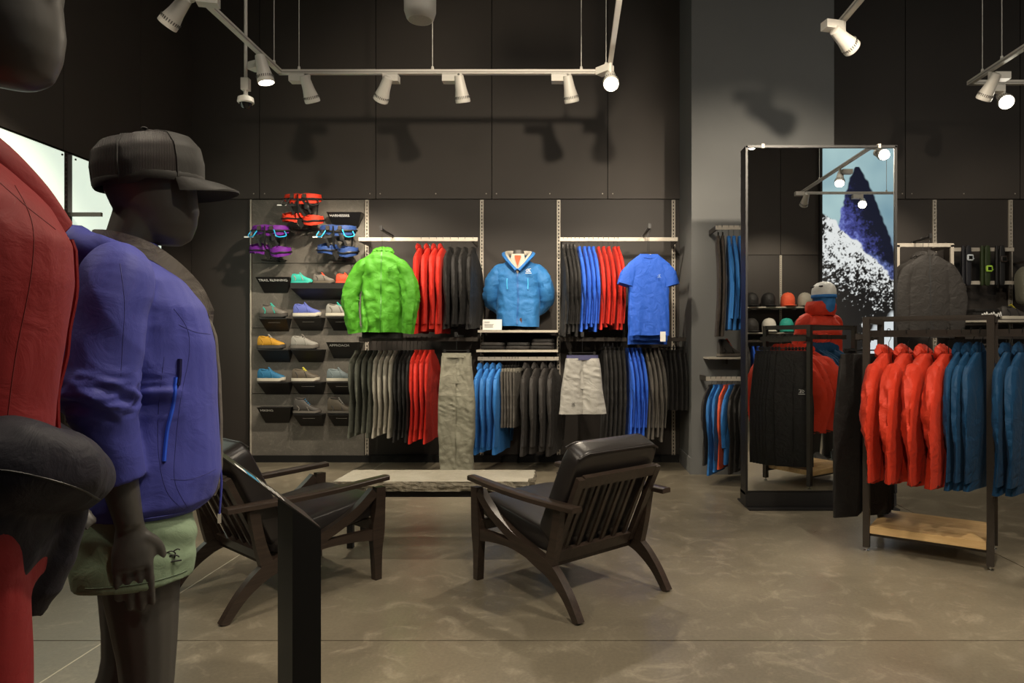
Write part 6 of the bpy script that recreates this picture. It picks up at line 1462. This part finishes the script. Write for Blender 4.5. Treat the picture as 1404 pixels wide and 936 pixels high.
b_.inputs['Base Color'].default_value = (0.02, 0.02, 0.02, 1); b_.inputs['Roughness'].default_value = 0.7
me.materials.append(pm_)
t = thing('backlit_picture', 'huge backlit mountain picture on the shop front wall, seen in the mirror', 'picture', (0, YB + 0.14, 0))
inst('printed_fabric', me, t)
MB().box(((PX0 + PX1) / 2, -0.062, (PZ0 + PZ1) / 2), (PX1 - PX0 + 0.06, 0.115, PZ1 - PZ0 + 0.06)).build('light_box_case', black_m, t, False)
# caps on two shelves
def front_shelf(z, label):
    t = thing('wall_shelf', label, 'shelf', (3.30, YB + 0.22, z))
    MB().box((0, 0, 0), (1.7, 0.36, 0.02)).build('shelf_board', shelf_m, t, False)
    for s in (-1, 1): MB().box((s * 0.75, -0.09, -0.04), (0.02, 0.24, 0.06)).build('shelf_bracket', steel_d, t, False)
front_shelf(1.80, 'upper shelf of caps on the shop front wall'); front_shelf(1.38, 'lower shelf of caps on the shop front wall')
def cap_small(x, z, c, lab):
    t = thing('sports_cap', lab, 'cap', (x, YB + 0.24, z), R(180))
    MB().superbox((0, 0, 0.09), (0.23, 0.24, 0.30), 0.85, 22, 12, fn=lambda p: Vector((p.x, p.y, max(-0.085, p.z)))).build('crown', C[c], t)
    MB().superbox((0, -0.13, 0.02), (0.19, 0.16, 0.024), 0.7, 18, 8).build('bill', C[c], t)
    MB().superbox((0, 0, 0.24), (0.02, 0.02, 0.012), 1.0, 8, 5).build('button', C[c], t)
for x, c in ((2.72, 'coal'), (2.98, 'black'), (3.26, 'black'), (3.58, 'coral'), (3.86, 'stone')): cap_small(x, 1.811, c, {'coal': 'charcoal', 'black': 'black', 'coral': 'coral red', 'stone': 'stone grey'}[c] + ' cap on the upper front shelf' + (' beside the charcoal cap' if x == 2.98 else ' beside the coral cap' if x == 3.26 else ''))
for x, c in ((2.70, 'black'), (2.98, 'coal'), (3.27, 'white'), (3.56, 'tealg'), (3.80, 'grey'), (4.07, 'azure')): cap_small(x, 1.391, c, {'coal': 'charcoal', 'black': 'black', 'white': 'off white', 'tealg': 'teal green', 'grey': 'grey', 'azure': 'azure blue'}[c] + ' cap on the lower shelf of the shop front wall')
zr = 1.25
t = thing('hanging_rail', 'clothes rail on the shop front wall below the caps', 'clothes rail', (3.3, YB + 0.36, zr))
MB().box((0, 0, 0), (1.6, 0.018, 0.036)).build('rail_bar', steel_d, t, False)
for s in (-1, 1): MB().box((s * 0.7, -0.17, 0), (0.014, 0.33, 0.045)).build('bracket_arm', steel_d, t, False)
ORD2 = list(reversed(ORD + ('ninth', 'tenth', 'eleventh', 'twelfth', 'thirteenth', 'fourteenth', 'fifteenth', 'sixteenth')))
for k in range(16):
    x = 2.62 + 0.088 * k; c = ['black', 'coal', 'black', 'coal', 'royal', 'royal', 'royal', 'black', 'black', 'coal', 'black', 'coal', 'black', 'black', 'coal', 'black'][k]
    loc = Vector((x, YB + 0.36, zr - 0.10)); lab = {'royal': 'royal blue', 'black': 'black', 'coal': 'charcoal'}[c] + ' shirt on the shop front rail, ' + ORD2[k] + ' from the mountain picture'
    put('long_sleeved_shirt', top_parts('fr' + c, k % 2, slot=0.039, mat=C[c], W=0.2, L=0.72, D=0.03, sr=0.045, fold=0.018), loc, R(97), lab, 'shirt', 'shirts on the shop front rail')
    hanger(loc, R(97), zr, 'hangers on the shop front rail', 'black hanger on the shop front rail, ' + ORD2[k] + ' from the mountain picture')
